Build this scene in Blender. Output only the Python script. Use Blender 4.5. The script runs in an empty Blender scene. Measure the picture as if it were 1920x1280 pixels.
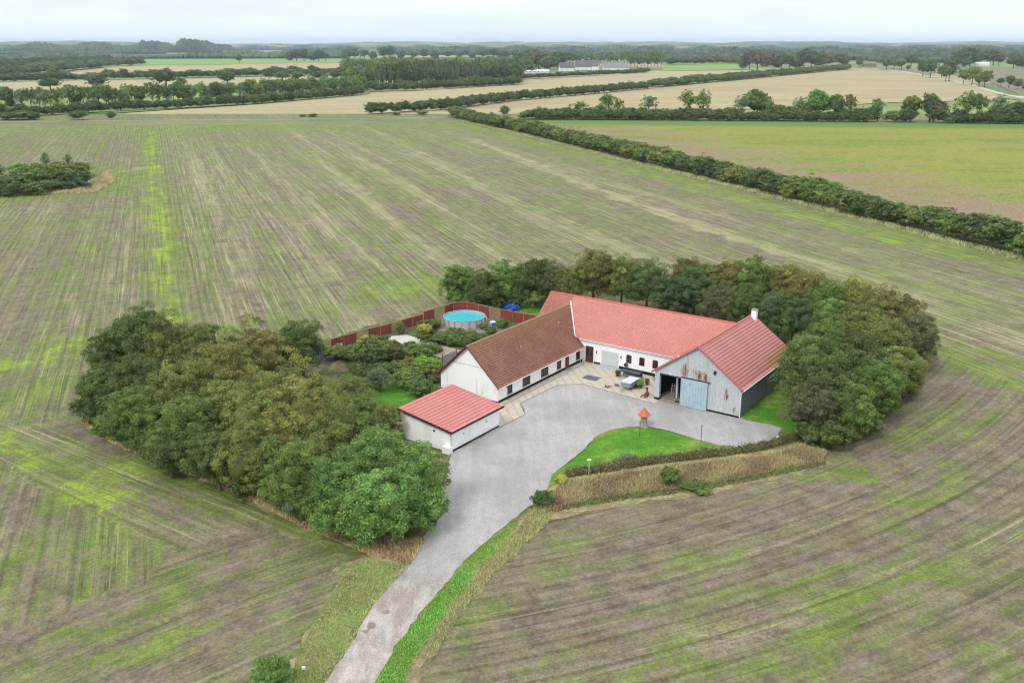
import bpy, math, random
import numpy as np
from mathutils import Vector, Matrix
random.seed(7); np.random.seed(7)
S = bpy.context.scene
COL = S.collection
R_ = math.radians
# ------------------------------------------------------------------ camera
H = 46.0; FPX = 1756.0; HZ = 84.0
PITCH = math.atan((640 - HZ) / FPX); CP, SP = math.cos(PITCH), math.sin(PITCH)
cd = bpy.data.cameras.new('camera'); cam = bpy.data.objects.new('camera', cd); COL.objects.link(cam)
cam.location = (0, 0, H); cam.rotation_euler = (math.pi / 2 - PITCH, 0, 0)
cd.sensor_width = 36; cd.lens = 36 * FPX / 1920; cd.clip_start = 1; cd.clip_end = 60000
S.camera = cam
# ------------------------------------------------------------------ light and sky
SUN_EL, SUN_AZ = R_(48), R_(215)          # azimuth measured clockwise from +Y
sl = bpy.data.lights.new('sun', 'SUN'); sl.energy = 1.5; sl.angle = R_(14); sl.color = (1, .965, .92)
so = bpy.data.objects.new('sun', sl); COL.objects.link(so)
sd = Vector((math.sin(SUN_AZ) * math.cos(SUN_EL), math.cos(SUN_AZ) * math.cos(SUN_EL), math.sin(SUN_EL)))
so.rotation_euler = sd.to_track_quat('Z', 'Y').to_euler(); so.location = (0, -40, 150)
W = bpy.data.worlds.new('World'); S.world = W; W.use_nodes = True
wt = W.node_tree; bg = wt.nodes['Background']
sky = wt.nodes.new('ShaderNodeTexSky'); sky.sky_type = 'NISHITA'; sky.sun_disc = False
sky.sun_elevation = SUN_EL; sky.sun_rotation = SUN_AZ; sky.air_density = 1.0; sky.dust_density = 1.5; sky.ozone_density = 1.0
tc = wt.nodes.new('ShaderNodeTexCoord'); mp = wt.nodes.new('ShaderNodeMapping'); mp.inputs['Scale'].default_value = (2.2, 2.2, 16)
wt.links.new(tc.outputs['Generated'], mp.inputs[0])
nz = wt.nodes.new('ShaderNodeTexNoise'); nz.inputs['Scale'].default_value = 1.6; nz.inputs['Detail'].default_value = 7; nz.inputs['Roughness'].default_value = .5
wt.links.new(mp.outputs[0], nz.inputs['Vector'])
mr = wt.nodes.new('ShaderNodeMapRange'); mr.inputs[1].default_value = .3; mr.inputs[2].default_value = .7; mr.inputs[3].default_value = .88; mr.inputs[4].default_value = .98
wt.links.new(nz.outputs[0], mr.inputs[0])
mx = wt.nodes.new('ShaderNodeMix'); mx.data_type = 'RGBA'
wt.links.new(mr.outputs[0], mx.inputs[0]); wt.links.new(sky.outputs[0], mx.inputs[6]); 
sx_ = wt.nodes.new('ShaderNodeSeparateXYZ'); wt.links.new(tc.outputs['Generated'], sx_.inputs[0])
el = wt.nodes.new('ShaderNodeMapRange'); el.interpolation_type = 'SMOOTHSTEP'; wt.links.new(sx_.outputs[2], el.inputs[0]); el.inputs[1].default_value = .05; el.inputs[2].default_value = .6   # an overcast sky is brighter overhead
cl = wt.nodes.new('ShaderNodeMix'); cl.data_type = 'RGBA'; wt.links.new(el.outputs[0], cl.inputs[0]); cl.inputs[6].default_value = (8.8, 9.5, 10.1, 1); cl.inputs[7].default_value = (12.6, 12.9, 13.1, 1)
n3_ = wt.nodes.new('ShaderNodeMapRange'); wt.links.new(nz.outputs[0], n3_.inputs[0]); n3_.inputs[1].default_value = .35; n3_.inputs[2].default_value = .65; n3_.inputs[3].default_value = .95; n3_.inputs[4].default_value = 1.05
sc_ = wt.nodes.new('ShaderNodeVectorMath'); sc_.operation = 'SCALE'; wt.links.new(cl.outputs[2], sc_.inputs[0]); wt.links.new(n3_.outputs[0], sc_.inputs[3]); wt.links.new(sc_.outputs[0], mx.inputs[7])
wt.links.new(mx.outputs[2], bg.inputs[0]); bg.inputs[1].default_value = .1
S.view_settings.view_transform = 'Standard'; S.view_settings.look = 'None'; S.view_settings.gamma = 1; S.view_settings.exposure = 0.17
S.cycles.use_denoising = True; S.cycles.filter_width = 1.15; S.cycles.max_bounces = 6; S.cycles.diffuse_bounces = 3; S.cycles.volume_bounces = 1
S.cycles.transparent_max_bounces = 8
S.render.film_transparent = False

def G(x, y, z=0.0):                         # a photo pixel's place on the level z
    dx = (x - 960) / FPX; dy = (y - 640) / FPX
    t = (H - z) / (SP + CP * dy)
    return (dx * t, (CP - SP * dy) * t, z)
def GG(pts, z=0.0): return [G(x, y, z)[:2] for x, y in pts]

# ------------------------------------------------------------------ naming
def tag(o, label=None, cat=None, group=None, kind=None):
    if label: o['label'] = label
    if cat: o['category'] = cat
    if group: o['group'] = group
    if kind: o['kind'] = kind
    return o
ONES = 'zeroth first second third fourth fifth sixth seventh eighth ninth tenth eleventh twelfth thirteenth fourteenth fifteenth sixteenth seventeenth eighteenth nineteenth'.split()
TENS = {2: 'twent', 3: 'thirt', 4: 'fort', 5: 'fift', 6: 'sixt', 7: 'sevent', 8: 'eight', 9: 'ninet'}
def ordw(n):
    if n < 20: return ONES[n]
    if n >= 100: return 'hundred and ' + ordw(n - 100) if n > 100 else 'hundredth'
    t, u = divmod(n, 10)
    return TENS[t] + 'ieth' if u == 0 else TENS[t] + 'y-' + ONES[u]
def empty(name, loc=(0, 0, 0), rz=0):
    o = bpy.data.objects.new(name, None); COL.objects.link(o); o.location = loc; o.rotation_euler = (0, 0, rz); o.empty_display_size = .5
    return o
def copy_tree(o, parent=None):
    c = o.copy(); COL.objects.link(c)
    if parent: c.parent = parent
    for ch in KIDS.get(o.name, []): copy_tree(ch, c)
    return c
KIDS = {}
def kid(o, parent):
    if parent is not None:
        o.parent = parent; KIDS.setdefault(parent.name, []).append(o)
    return o

# ------------------------------------------------------------------ materials
def srgb(r, g, b, k=.72):
    f = lambda c: ((c / 255 + .055) / 1.055) ** 2.4 if c > 10 else c / 255 / 12.92
    return (f(r) * k, f(g) * k, f(b) * k, 1)
class NB:
    def __init__(s, name):
        s.m = bpy.data.materials.new(name); s.m.use_nodes = True; s.nt = s.m.node_tree
        s.b = s.nt.nodes['Principled BSDF']; s.b.inputs['Roughness'].default_value = .9
        s.b.inputs['Specular IOR Level'].default_value = .25
    def n(s, t): return s.nt.nodes.new(t)
    def put(s, sock, v):
        if hasattr(v, 'is_linked') or isinstance(v, bpy.types.NodeSocket): s.nt.links.new(v, sock)
        elif v is not None: sock.default_value = v
    def pos(s): return s.n('ShaderNodeNewGeometry').outputs['Position']
    def obj(s): return s.n('ShaderNodeTexCoord').outputs['Object']
    def attr(s, name, out='Fac'):
        a = s.n('ShaderNodeAttribute'); a.attribute_name = name; return a.outputs[out]
    def math(s, op, a, b=None, c=None):
        n = s.n('ShaderNodeMath'); n.operation = op; s.put(n.inputs[0], a)
        if b is not None: s.put(n.inputs[1], b)
        if c is not None: s.put(n.inputs[2], c)
        return n.outputs[0]
    def scale(s, v, xyz, rz=0):
        n = s.n('ShaderNodeMapping'); s.put(n.inputs[0], v); n.inputs['Scale'].default_value = xyz; n.inputs['Rotation'].default_value = (0, 0, rz); return n.outputs[0]
    def noise(s, v, sc, det=3, rough=.5, off=None):
        n = s.n('ShaderNodeTexNoise'); n.inputs['Scale'].default_value = sc; n.inputs['Detail'].default_value = det; n.inputs['Roughness'].default_value = rough
        if off is not None:
            a = s.n('ShaderNodeVectorMath'); a.operation = 'ADD'; s.put(a.inputs[0], v); a.inputs[1].default_value = (off, off * .7, off * .3); v = a.outputs[0]
        s.put(n.inputs['Vector'], v); return n.outputs[0]
    def vor(s, v, sc, out=0):
        n = s.n('ShaderNodeTexVoronoi'); n.inputs['Scale'].default_value = sc; s.put(n.inputs['Vector'], v); return n.outputs[out]
    def ss(s, v, a, b, lo=0., hi=1.):
        n = s.n('ShaderNodeMapRange'); n.interpolation_type = 'SMOOTHSTEP'; s.put(n.inputs[0], v)
        for i, q in zip((1, 2, 3, 4), (a, b, lo, hi)): n.inputs[i].default_value = q
        return n.outputs[0]
    def mix(s, f, a, b, mode='MIX'):
        n = s.n('ShaderNodeMix'); n.data_type = 'RGBA'; n.blend_type = mode; s.put(n.inputs[0], f); s.put(n.inputs[6], a); s.put(n.inputs[7], b); return n.outputs[2]
    def bump(s, h, st, dist=.05):
        n = s.n('ShaderNodeBump'); n.inputs['Strength'].default_value = st; n.inputs['Distance'].default_value = dist
        s.put(n.inputs['Height'], h); s.nt.links.new(n.outputs[0], s.b.inputs['Normal'])
    def col(s, c): s.put(s.b.inputs['Base Color'], c); return s
    def val(s, c, f):      # multiply a colour by a grey factor socket
        n = s.n('ShaderNodeVectorMath'); n.operation = 'SCALE'; s.put(n.inputs[0], c[:3] if isinstance(c, tuple) else c); s.put(n.inputs[3], f); return n.outputs[0]
def simple(name, c, rough=.6, metal=0, var=.12, sc=3.0, spec=.4, bump=0):
    b = NB(name); p = b.obj(); n = b.noise(p, sc, 5, .6)
    b.col(b.val(c, b.ss(n, .3, .7, 1 - var, 1 + var))); b.b.inputs['Roughness'].default_value = rough; b.b.inputs['Metallic'].default_value = metal
    b.b.inputs['Specular IOR Level'].default_value = spec
    if bump: b.bump(b.noise(p, sc * 6, 3), bump, .03)
    return b.m

# ------------------------------------------------------------------ geometry
def mesh_np(name, V, F, attrs=None, mats=(), mi=None, smooth=False):
    me = bpy.data.meshes.new(name); V = np.asarray(V, np.float32); F = np.asarray(F, np.int32); k = F.shape[1]
    me.vertices.add(len(V)); me.vertices.foreach_set('co', V.ravel())
    me.loops.add(F.size); me.loops.foreach_set('vertex_index', F.ravel())
    me.polygons.add(len(F)); me.polygons.foreach_set('loop_start', np.arange(len(F), dtype=np.int32) * k)
    for m in mats: me.materials.append(m)
    if mi is not None: me.polygons.foreach_set('material_index', np.asarray(mi, np.int32))
    if smooth: me.polygons.foreach_set('use_smooth', np.ones(len(F), bool))
    me.update(calc_edges=True)
    for n_, (dom, dat) in (attrs or {}).items():
        dat = np.asarray(dat, np.float32)
        if dat.ndim == 2: a = me.attributes.new(n_, 'FLOAT_VECTOR', dom); a.data.foreach_set('vector', dat.ravel())
        else: a = me.attributes.new(n_, 'FLOAT', dom); a.data.foreach_set('value', dat)
    return me
def link(name, me, parent=None):
    o = bpy.data.objects.new(name, me); COL.objects.link(o); kid(o, parent); return o
class MB:
    def __init__(s): s.v = []; s.f = []; s.mi = []; s.cur = 0
    def face(s, pts):
        i = len(s.v); s.v += [tuple(p) for p in pts]; s.f.append(list(range(i, i + len(pts)))); s.mi.append(s.cur)
    def add(s, vs, fs):
        i = len(s.v); s.v += [tuple(p) for p in vs]
        for f in fs: s.f.append([i + q for q in f]); s.mi.append(s.cur)
    def box(s, x0, x1, y0, y1, z0, z1, M=None):
        vs = [Vector((x, y, z)) for z in (z0, z1) for x, y in ((x0, y0), (x1, y0), (x1, y1), (x0, y1))]
        if M is not None: vs = [M @ v for v in vs]
        s.add(vs, [(3, 2, 1, 0), (4, 5, 6, 7), (0, 1, 5, 4), (1, 2, 6, 5), (2, 3, 7, 6), (3, 0, 4, 7)])
    def tube(s, pts, rad, n=6):
        pts = [Vector(p) for p in pts]
        if not isinstance(rad, (list, tuple)): rad = [rad] * len(pts)
        rings = []
        for i, p in enumerate(pts):
            d = (pts[min(i + 1, len(pts) - 1)] - pts[max(i - 1, 0)]).normalized()
            u = d.orthogonal().normalized() if abs(d.z) < .99 else Vector((1, 0, 0)); w = d.cross(u).normalized(); u = w.cross(d)
            rings.append([p + (u * math.cos(2 * math.pi * k / n) + w * math.sin(2 * math.pi * k / n)) * rad[i] for k in range(n)])
        vs = [q for r in rings for q in r]; fs = []
        for i in range(len(pts) - 1):
            for k in range(n): fs.append((i * n + k, i * n + (k + 1) % n, (i + 1) * n + (k + 1) % n, (i + 1) * n + k))
        fs.append(tuple(range(n))[::-1]); fs.append(tuple((len(pts) - 1) * n + k for k in range(n)))
        s.add(vs, fs)
    def lathe(s, prof, n=16, c=(0, 0)):
        vs = [(c[0] + r * math.cos(2 * math.pi * k / n), c[1] + r * math.sin(2 * math.pi * k / n), z) for r, z in prof for k in range(n)]
        fs = [(i * n + k, i * n + (k + 1) % n, (i + 1) * n + (k + 1) % n, (i + 1) * n + k) for i in range(len(prof) - 1) for k in range(n)]
        fs.append(tuple(range(n))[::-1]); fs.append(tuple((len(prof) - 1) * n + k for k in range(n)))
        s.add(vs, fs)
    def mesh(s, name, mats):
        me = bpy.data.meshes.new(name); me.from_pydata(s.v, [], s.f)
        for m in (mats if isinstance(mats, (list, tuple)) else [mats]): me.materials.append(m)
        me.polygons.foreach_set('material_index', s.mi); me.update(); return me
    def build(s, name, mats, parent=None, smooth=False):
        me = s.mesh(name, mats)
        if smooth: me.polygons.foreach_set('use_smooth', [True] * len(me.polygons))
        return link(name, me, parent)
def inpoly(X, Y, poly):
    X = np.asarray(X); Y = np.asarray(Y); r = np.zeros(X.shape, bool); n = len(poly); j = n - 1
    for i in range(n):
        xi, yi = poly[i]; xj, yj = poly[j]
        c = ((yi > Y) != (yj > Y)) & (X < (xj - xi) * (Y - yi) / ((yj - yi) or 1e-9) + xi); r ^= c; j = i
    return r
def segdist(X, Y, pts):
    D = np.full(X.shape, 1e9)
    for (x0, y0), (x1, y1) in zip(pts[:-1], pts[1:]):
        dx, dy = x1 - x0, y1 - y0; L = dx * dx + dy * dy or 1e-9
        t = np.clip(((X - x0) * dx + (Y - y0) * dy) / L, 0, 1); D = np.minimum(D, np.hypot(X - x0 - t * dx, Y - y0 - t * dy))
    return D
def sample_poly(poly, n, rs):
    P = np.array(poly); lo, hi = P.min(0), P.max(0); out = np.zeros((0, 2))
    while len(out) < n:
        q = rs.uniform(lo, hi, (n * 2, 2)); out = np.vstack([out, q[inpoly(q[:, 0], q[:, 1], poly)]])
    return out[:n]
def sheet(name, pts, z, mat, jit=.0, step=1.2, kind='structure', seed=1, label=None):
    rs = random.Random(seed); out = []; n = len(pts)
    for i in range(n):
        a, b = Vector(pts[i]), Vector(pts[(i + 1) % n]); L = (b - a).length; k = max(1, min(400, int(L / step))) if jit else 1
        nn = Vector((-(b - a).y, (b - a).x)).normalized() if L else Vector((0, 0))
        for q in range(k):
            p = a + (b - a) * q / k
            if jit: p = p + nn * rs.uniform(-jit, jit)
            out.append((p.x, p.y, z))
    me = bpy.data.meshes.new(name); me.from_pydata(out, [], [list(range(len(out)))]); me.materials.append(mat)
    me.update()
    if me.polygons[0].normal.z < 0: me.flip_normals()
    return tag(link(name, me), label=label, kind=kind)
HAZE = 5.2e-5
# ------------------------------------------------------------------ the land
SOIL = srgb(152, 137, 121); SOIL2 = srgb(120, 107, 95); WEED = srgb(108, 130, 56); WEED2 = srgb(138, 158, 72); LIME = srgb(160, 190, 50); STRAW = srgb(196, 184, 152)
def field_mat(name, ca, cb, cc, rz, line=.5, per=.04, sc=1.0, fine=1.0):
    b = NB(name); p = b.pos(); q = b.scale(p, (1, 1, 1), rz)
    rows = b.scale(q, (per * sc, per * sc * .05, 0)); n1 = b.noise(rows, 1, 4, .6); n2 = b.noise(b.scale(q, (per * 8 * sc, per * .25 * sc, 0)), 1, 3, .6, 3.3)
    n3 = b.noise(p, .008 * sc, 4, .6, 9.1); n4 = b.noise(p, .5, 3, .6); n5 = b.noise(p, .09 * sc, 4, .65, 4)
    f = b.math('ADD', b.math('MULTIPLY', b.math('SUBTRACT', n1, .5), 1.6 * line), b.math('MULTIPLY', b.math('SUBTRACT', n2, .5), 1.1 * line))
    f = b.math('ADD', f, b.math('MULTIPLY', b.math('SUBTRACT', n3, .5), 2.2)); f = b.math('ADD', f, b.math('MULTIPLY', b.math('SUBTRACT', n5, .5), 1.2))
    c = b.mix(b.ss(f, -.35, .35), ca, cb)
    c = b.mix(b.ss(b.math('ADD', b.math('MULTIPLY', n3, -.6), b.math('ADD', n2, n5)), .66, .98, 0, .8), c, cc)
    c = b.val(c, b.ss(n4, .25, .75, 1 - .16 * fine, 1 + .16 * fine)); b.col(c)
    b.bump(b.noise(p, 1.2, 4), .3 * fine, .15); return b.m

def stubble_material():
    b = NB('stubble'); p = b.pos(); rc = b.attr('rc', 'Vector')
    wd, ls, st = b.attr('weed'), b.attr('lime'), b.attr('straw')
    N = lambda sx, sy, off, det=3: b.math('SUBTRACT', b.noise(b.scale(rc, (sx, sy, 0)), 1, det, .6, off), .5)
    m1 = N(.11, .008, 1.1); m2 = N(.42, .03, 5.2); m3 = N(1.5, .12, 8.3, 2); big = b.math('SUBTRACT', b.noise(p, .028, 4, .6, 2), .5)
    med = b.math('SUBTRACT', b.noise(p, .22, 4, .65, 7), .5); fin = b.math('SUBTRACT', b.noise(p, 2.6, 5, .85, 3), .5); fi2 = b.math('SUBTRACT', b.noise(p, 7, 2, .8, 13), .5)
    mad = lambda a, k, c: b.math('MULTIPLY_ADD', a, k, c)
    w = mad(m1, 1.1, wd); w = mad(m2, 1.4, w); w = mad(m3, 1.4, w); w = mad(big, 1.1, w); w = mad(med, 1.7, w); w = mad(fin, 3.4, w); w = mad(fi2, 1.6, w)
    wm = b.ss(w, .05, 1.0, 0, .9)
    s1 = N(.16, .004, 21.7); s2 = N(.8, .03, 14.9)
    s = mad(s1, 1.9, st); s = mad(s2, 1.5, s); s = mad(med, 1.3, s); s = mad(fin, 1.6, s); sm = b.ss(s, .22, .95, 0, .8)
    l = mad(med, 1.9, ls); l = mad(m2, 1.4, l); l = mad(fin, 2.2, l); l = mad(big, .8, l); lm = b.ss(l, .35, 1.1, 0, .85)
    soil = b.mix(b.ss(b.noise(p, .45, 5, .7, 11), .35, .65), SOIL2, SOIL)
    green = b.mix(b.ss(b.noise(p, .3, 4, .7, 17), .35, .65), WEED, WEED2)
    c = b.mix(sm, soil, STRAW); c = b.mix(wm, c, green); c = b.mix(lm, c, LIME)
    a1 = b.ss(N(2.4, .05, 77, 2), .02, .2, 0, .75); c = b.mix(b.math('MULTIPLY', a1, b.ss(N(.2, .02, 91), -.1, .15, .25, 1)), c, b.mix(b.ss(fin, -.1, .1), WEED, WEED2))
    a2 = b.ss(N(3.4, .05, 57, 2), .05, .2, 0, .7); c = b.mix(b.math('MULTIPLY', a2, b.ss(b.math('ADD', s1, st), -.05, .3, .08, 1)), c, STRAW)
    c = b.mix(b.ss(N(.3, .03, 121), .1, .25, 0, .35), c, srgb(146, 140, 84))
    # thin furrows and tramlines
    d = N(2.3, .045, 31.4, 2); tr = b.ss(d, .08, .17, 1, .74)
    sepv = b.n('ShaderNodeSeparateXYZ'); b.put(sepv.inputs[0], rc)
    wv = b.math('SINE', b.math('MULTIPLY', b.math('ADD', sepv.outputs[0], b.math('MULTIPLY', m2, 2.)), 4.4)); rib = b.math('MULTIPLY', b.ss(wv, -1, 1, .90, 1.06), b.ss(b.math('SINE', b.math('MULTIPLY_ADD', sepv.outputs[0], 2.05, b.math('MULTIPLY', m1, 3.))), .8, 1., 1, .82))
    spk = b.ss(b.noise(p, 5.5, 2, .6, 40), .68, .76, 1, 1.55)
    fv = b.ss(b.noise(p, 3.5, 5, .9, 50), .3, .7, .58, 1.40)
    c = b.val(c, b.math('MULTIPLY', b.math('MULTIPLY', tr, rib), b.math('MULTIPLY', spk, fv))); b.col(c)
    hgt = b.math('ADD', b.noise(p, 2.4, 4, .7, 60), b.math('MULTIPLY', wv, .12)); hgt = b.math('ADD', hgt, b.math('MULTIPLY', tr, .8))
    b.bump(hgt, .6, .16); return b.m

base_mat = field_mat('far_ground', srgb(150, 152, 112), srgb(118, 134, 84), srgb(168, 156, 124), .4, .2, .01, .3)
def ground():
    b = NB('ground'); p = b.pos()
    v = b.n('ShaderNodeTexVoronoi'); v.inputs['Scale'].default_value = .0028; b.put(v.inputs['Vector'], b.scale(p, (1, .55, 1), .35)); cc = v.outputs['Color']
    sx = b.n('ShaderNodeSeparateColor'); b.put(sx.inputs[0], cc)
    c = b.mix(b.ss(sx.outputs[0], .3, .34), srgb(120, 140, 82), srgb(180, 165, 128)); c = b.mix(b.ss(sx.outputs[1], .62, .66), c, srgb(104, 146, 74))
    c = b.mix(b.ss(sx.outputs[2], .78, .8), c, srgb(84, 98, 66)); c = b.val(c, b.ss(b.noise(p, .05, 4), .3, .7, .85, 1.15)); b.col(c); return b.m
gm = ground()
me = bpy.data.meshes.new('ground'); Q = 30000
me.from_pydata([(-Q, -Q, -.6), (Q, -Q, -.6), (Q, Q, -.6), (-Q, Q, -.6)], [], [(0, 1, 2, 3)]); me.materials.append(gm); tag(link('ground', me), kind='structure')

# --- the big stubble field round the farm, one sheet with row directions as attributes
def stubble():
    ys = [22.0]
    while ys[-1] < 668: ys.append(ys[-1] + max(1.1, ys[-1] * .0085))
    ys = np.array(ys); xs = np.arange(-460, 420.1, 1.6); X, Y = np.meshgrid(xs, ys)
    n, m = X.shape; Xw = X + 1.5 * np.sin(Y * .31 + np.sin(X * .17) * 2) + .8 * np.sin(Y * .9 + X * .5); Yw = Y + 1.5 * np.sin(X * .27 + 1 + np.sin(Y * .21) * 2) + .8 * np.sin(X * .83 - Y * .6)
    th = R_(-20.3); d = (math.sin(th), math.cos(th)); U = X * d[1] - Y * d[0]; V = X * d[0] + Y * d[1]
    weed = np.full(X.shape, .36); straw = np.full(X.shape, .12); lime = np.zeros(X.shape)
    # right foreground: rings round the farm plot
    cx, cy = -51., 221.; rr = np.hypot(X - cx, Y - cy); an = np.arctan2(Y - cy, X - cx)
    reg1 = (inpoly(Xw, Yw, GG([(640, 1700), (640, 1290), (880, 1030), (1000, 960), (1560, 850), (1700, 700), (1745, 655), (1930, 735), (2600, 1000), (2600, 1900)])))
    Ur = [(U, V), (rr + 300, an * 160)]; reg = np.where(reg1, 1, 0); weed = np.where(reg1, .17, weed); straw = np.where(reg1, -.05, straw)
    reg3 = inpoly(Xw, Yw, GG([(-900, 770), (0, 790), (170, 770), (250, 830), (740, 1010), (790, 1060), (720, 1080), (560, 1015), (310, 1030), (130, 940), (0, 880), (-900, 700)]))
    t3 = R_(-55.6); d3 = (math.sin(t3), math.cos(t3)); Ur.append((X * d3[1] - Y * d3[0] + 900, X * d3[0] + Y * d3[1])); reg = np.where(reg3, 2, reg); weed = np.where(reg3, .22, weed)
    reg2 = inpoly(Xw, Yw, GG([(-900, 1800), (-200, 1330), (200, 1110), (312, 1028), (560, 1015), (720, 1080), (620, 1300), (560, 1800)]))
    t2 = R_(54); d2 = (math.sin(t2), math.cos(t2)); kb = .004; U2 = X * d2[1] - Y * d2[0]; V2 = X * d2[0] + Y * d2[1]
    Ur.append((U2 - kb * (V2 - 30) ** 2 + 1700, V2)); reg = np.where(reg2, 3, reg); weed = np.where(reg2, .16, weed); straw = np.where(reg2, -.02, straw)
    # right part of the back field is strawier and greener
    k = np.clip((U - (G(300, 400)[0] * d[1] - G(300, 400)[1] * d[0])) / 12, 0, 1) * (~reg1 & ~reg2 & ~reg3)
    straw = straw + k * .2; weed = weed + k * .06
    far = np.clip((Y - 380) / 180, 0, 1); weed += far * .22
    def stroke(arr, pts, w, s, soft=1.0):
        D = segdist(Xw, Yw, GG(pts)); arr += s * np.exp(-(D / w) ** 2 * soft)
    L = lambda p, w, s: stroke(lime, p, w, s); Wd = lambda p, w, s: stroke(weed, p, w, s); St = lambda p, w, s: stroke(straw, p, w, s)
    L([(284, 246), (284, 300), (300, 420), (312, 520), (322, 600)], 3.2, .75); Wd([(284, 240), (284, 300), (300, 420), (322, 600)], 5, .6)
    L([(-80, 712), (0, 690), (60, 675), (130, 648), (190, 628)], 1.9, .95); Wd([(-80, 770), (0, 752), (90, 730), (185, 705)], 4, .5); Wd([(-80, 712), (0, 692), (190, 630)], 4, .6)
    L([(0, 800), (14, 832), (46, 862)], 1.5, .85); L([(60, 790), (90, 800)], 2, .5)
    L([(140, 900), (185, 912), (235, 938)], 1.7, .95); L([(205, 878), (260, 895), (330, 915)], 1.2, .55); L([(240, 950), (300, 985)], 1.5, .5)
    Wd([(-60, 800), (60, 850), (140, 900), (240, 950), (320, 1010)], 4, .55); Wd([(130, 860), (250, 880), (430, 960)], 2.6, .6)
    Wd([(330, 880), (500, 940), (600, 1000), (700, 1040)], 2.5, .5); St([(250, 850), (450, 930), (600, 1000)], 2., .0)
    Wd([(840, 520), (760, 545), (640, 575), (520, 600), (400, 640)], 9, .5); L([(800, 530), (700, 552)], 3, .5); L([(520, 465), (560, 470)], 4, .5)
    Wd([(640, 610), (820, 560)], 8, -.2)
    Wd([(205, 310), (215, 360)], 6, .9); L([(215, 322), (290, 312)], 4, .55); L([(190, 385), (230, 390)], 3, .5); Wd([(0, 372), (190, 362), (240, 330)], 7, .5)
    Wd([(-200, 246), (300, 240), (860, 234)], 22, .7); St([(-200, 244), (850, 232)], 14, .35)
    L([(864, 232), (1000, 266), (1140, 303), (1320, 352), (1500, 402), (1700, 455), (1930, 512)], 4.0, .5)
    Wd([(860, 232), (1130, 300), (1320, 350), (1500, 398), (1700, 448), (1930, 500)], 8, .6)
    Wd([(1735, 650), (1800, 676), (1930, 730)], 3.4, 1.0); L([(1740, 655), (1920, 722)], 1.5, .3); Wd([(1730, 610), (1920, 690)], 2, .6)
    for p, w, s in (([(1251, 1085), (1382, 1037)], .8, .75), ([(1588, 1132), (1651, 1105)], 1., .9), ([(1413, 1263), (1572, 1180), (1651, 1124)], .9, .9), ([(1675, 1105), (1754, 1077)], 1., .8),
                    ([(1694, 954), (1809, 875)], 1.6, .7), ([(1825, 804), (1872, 780)], 2, .8), ([(1231, 1267), (1290, 1211)], 1.3, 1.), ([(1326, 1267), (1358, 1239)], 1.2, .9),
                    ([(1872, 1275), (1925, 1225)], 1.6, 1.), ([(1524, 899), (1580, 875)], 1.2, .9), ([(1378, 1105), (1540, 1081), (1734, 1033)], 1.3, .5), ([(1290, 1130), (1340, 1100)], 1.3, .6),
                    ([(1030, 1020), (1130, 1000)], 1.2, .5), ([(1000, 1060), (1060, 1040)], 1.4, .5), ([(860, 1180), (960, 1110)], 1.1, .5), ([(1560, 870), (1700, 860), (1800, 800)], 2, .3)):
        Wd(p, w, s)
    for p, w, s in (([(270, 1120), (330, 1090)], 1.4, .8), ([(100, 1225), (230, 1165)], 1.0, .8), ([(180, 1260), (330, 1190)], 1.3, .8), ([(330, 1180), (400, 1150)], 1.2, .7), ([(440, 1110), (510, 1070)], 1.2, .8),
                    ([(165, 1000), (175, 1060)], .7, .9), ([(20, 1120), (40, 1050)], .8, .6), ([(380, 1175), (520, 1130)], 1.0, -.5)):
        Wd(p, w, s)
    St([(540, 240), (640, 330), (760, 440), (880, 520)], 2.5, .5); St([(600, 236), (720, 320), (870, 430), (960, 500)], 3, .4); St([(690, 238), (900, 350), (1200, 480), (1500, 560)], 3, .5); St([(880, 260), (1200, 385), (1600, 520), (1920, 640)], 2.6, .6)
    St([(360, 300), (430, 440), (520, 590)], 2, .4); St([(1000, 310), (1300, 420), (1900, 600)], 2.5, .5)
    St([(700, 1275), (860, 1090), (960, 990)], 1.2, .3)
    V3 = np.stack([X.ravel(), Y.ravel(), np.zeros(X.size)], 1); i = np.arange(n * m).reshape(n, m)
    F = np.stack([i[:-1, :-1].ravel(), i[:-1, 1:].ravel(), i[1:, 1:].ravel(), i[1:, :-1].ravel()], 1)
    ru = np.stack([a.ravel() for a, _ in Ur]); rv = np.stack([b_.ravel() for _, b_ in Ur]); rg_ = np.repeat(reg.ravel()[F[:, :1]], 4, 1)
    at = {'rc': ('CORNER', np.stack([ru[rg_, F].ravel(), rv[rg_, F].ravel(), np.zeros(F.size)], 1)), 'weed': ('POINT', weed.ravel()), 'lime': ('POINT', lime.ravel()), 'straw': ('POINT', straw.ravel())}
    tag(link('stubble_field', mesh_np('stubble_field', V3, F, at, [stubble_material()])), kind='structure')
stubble()

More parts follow.
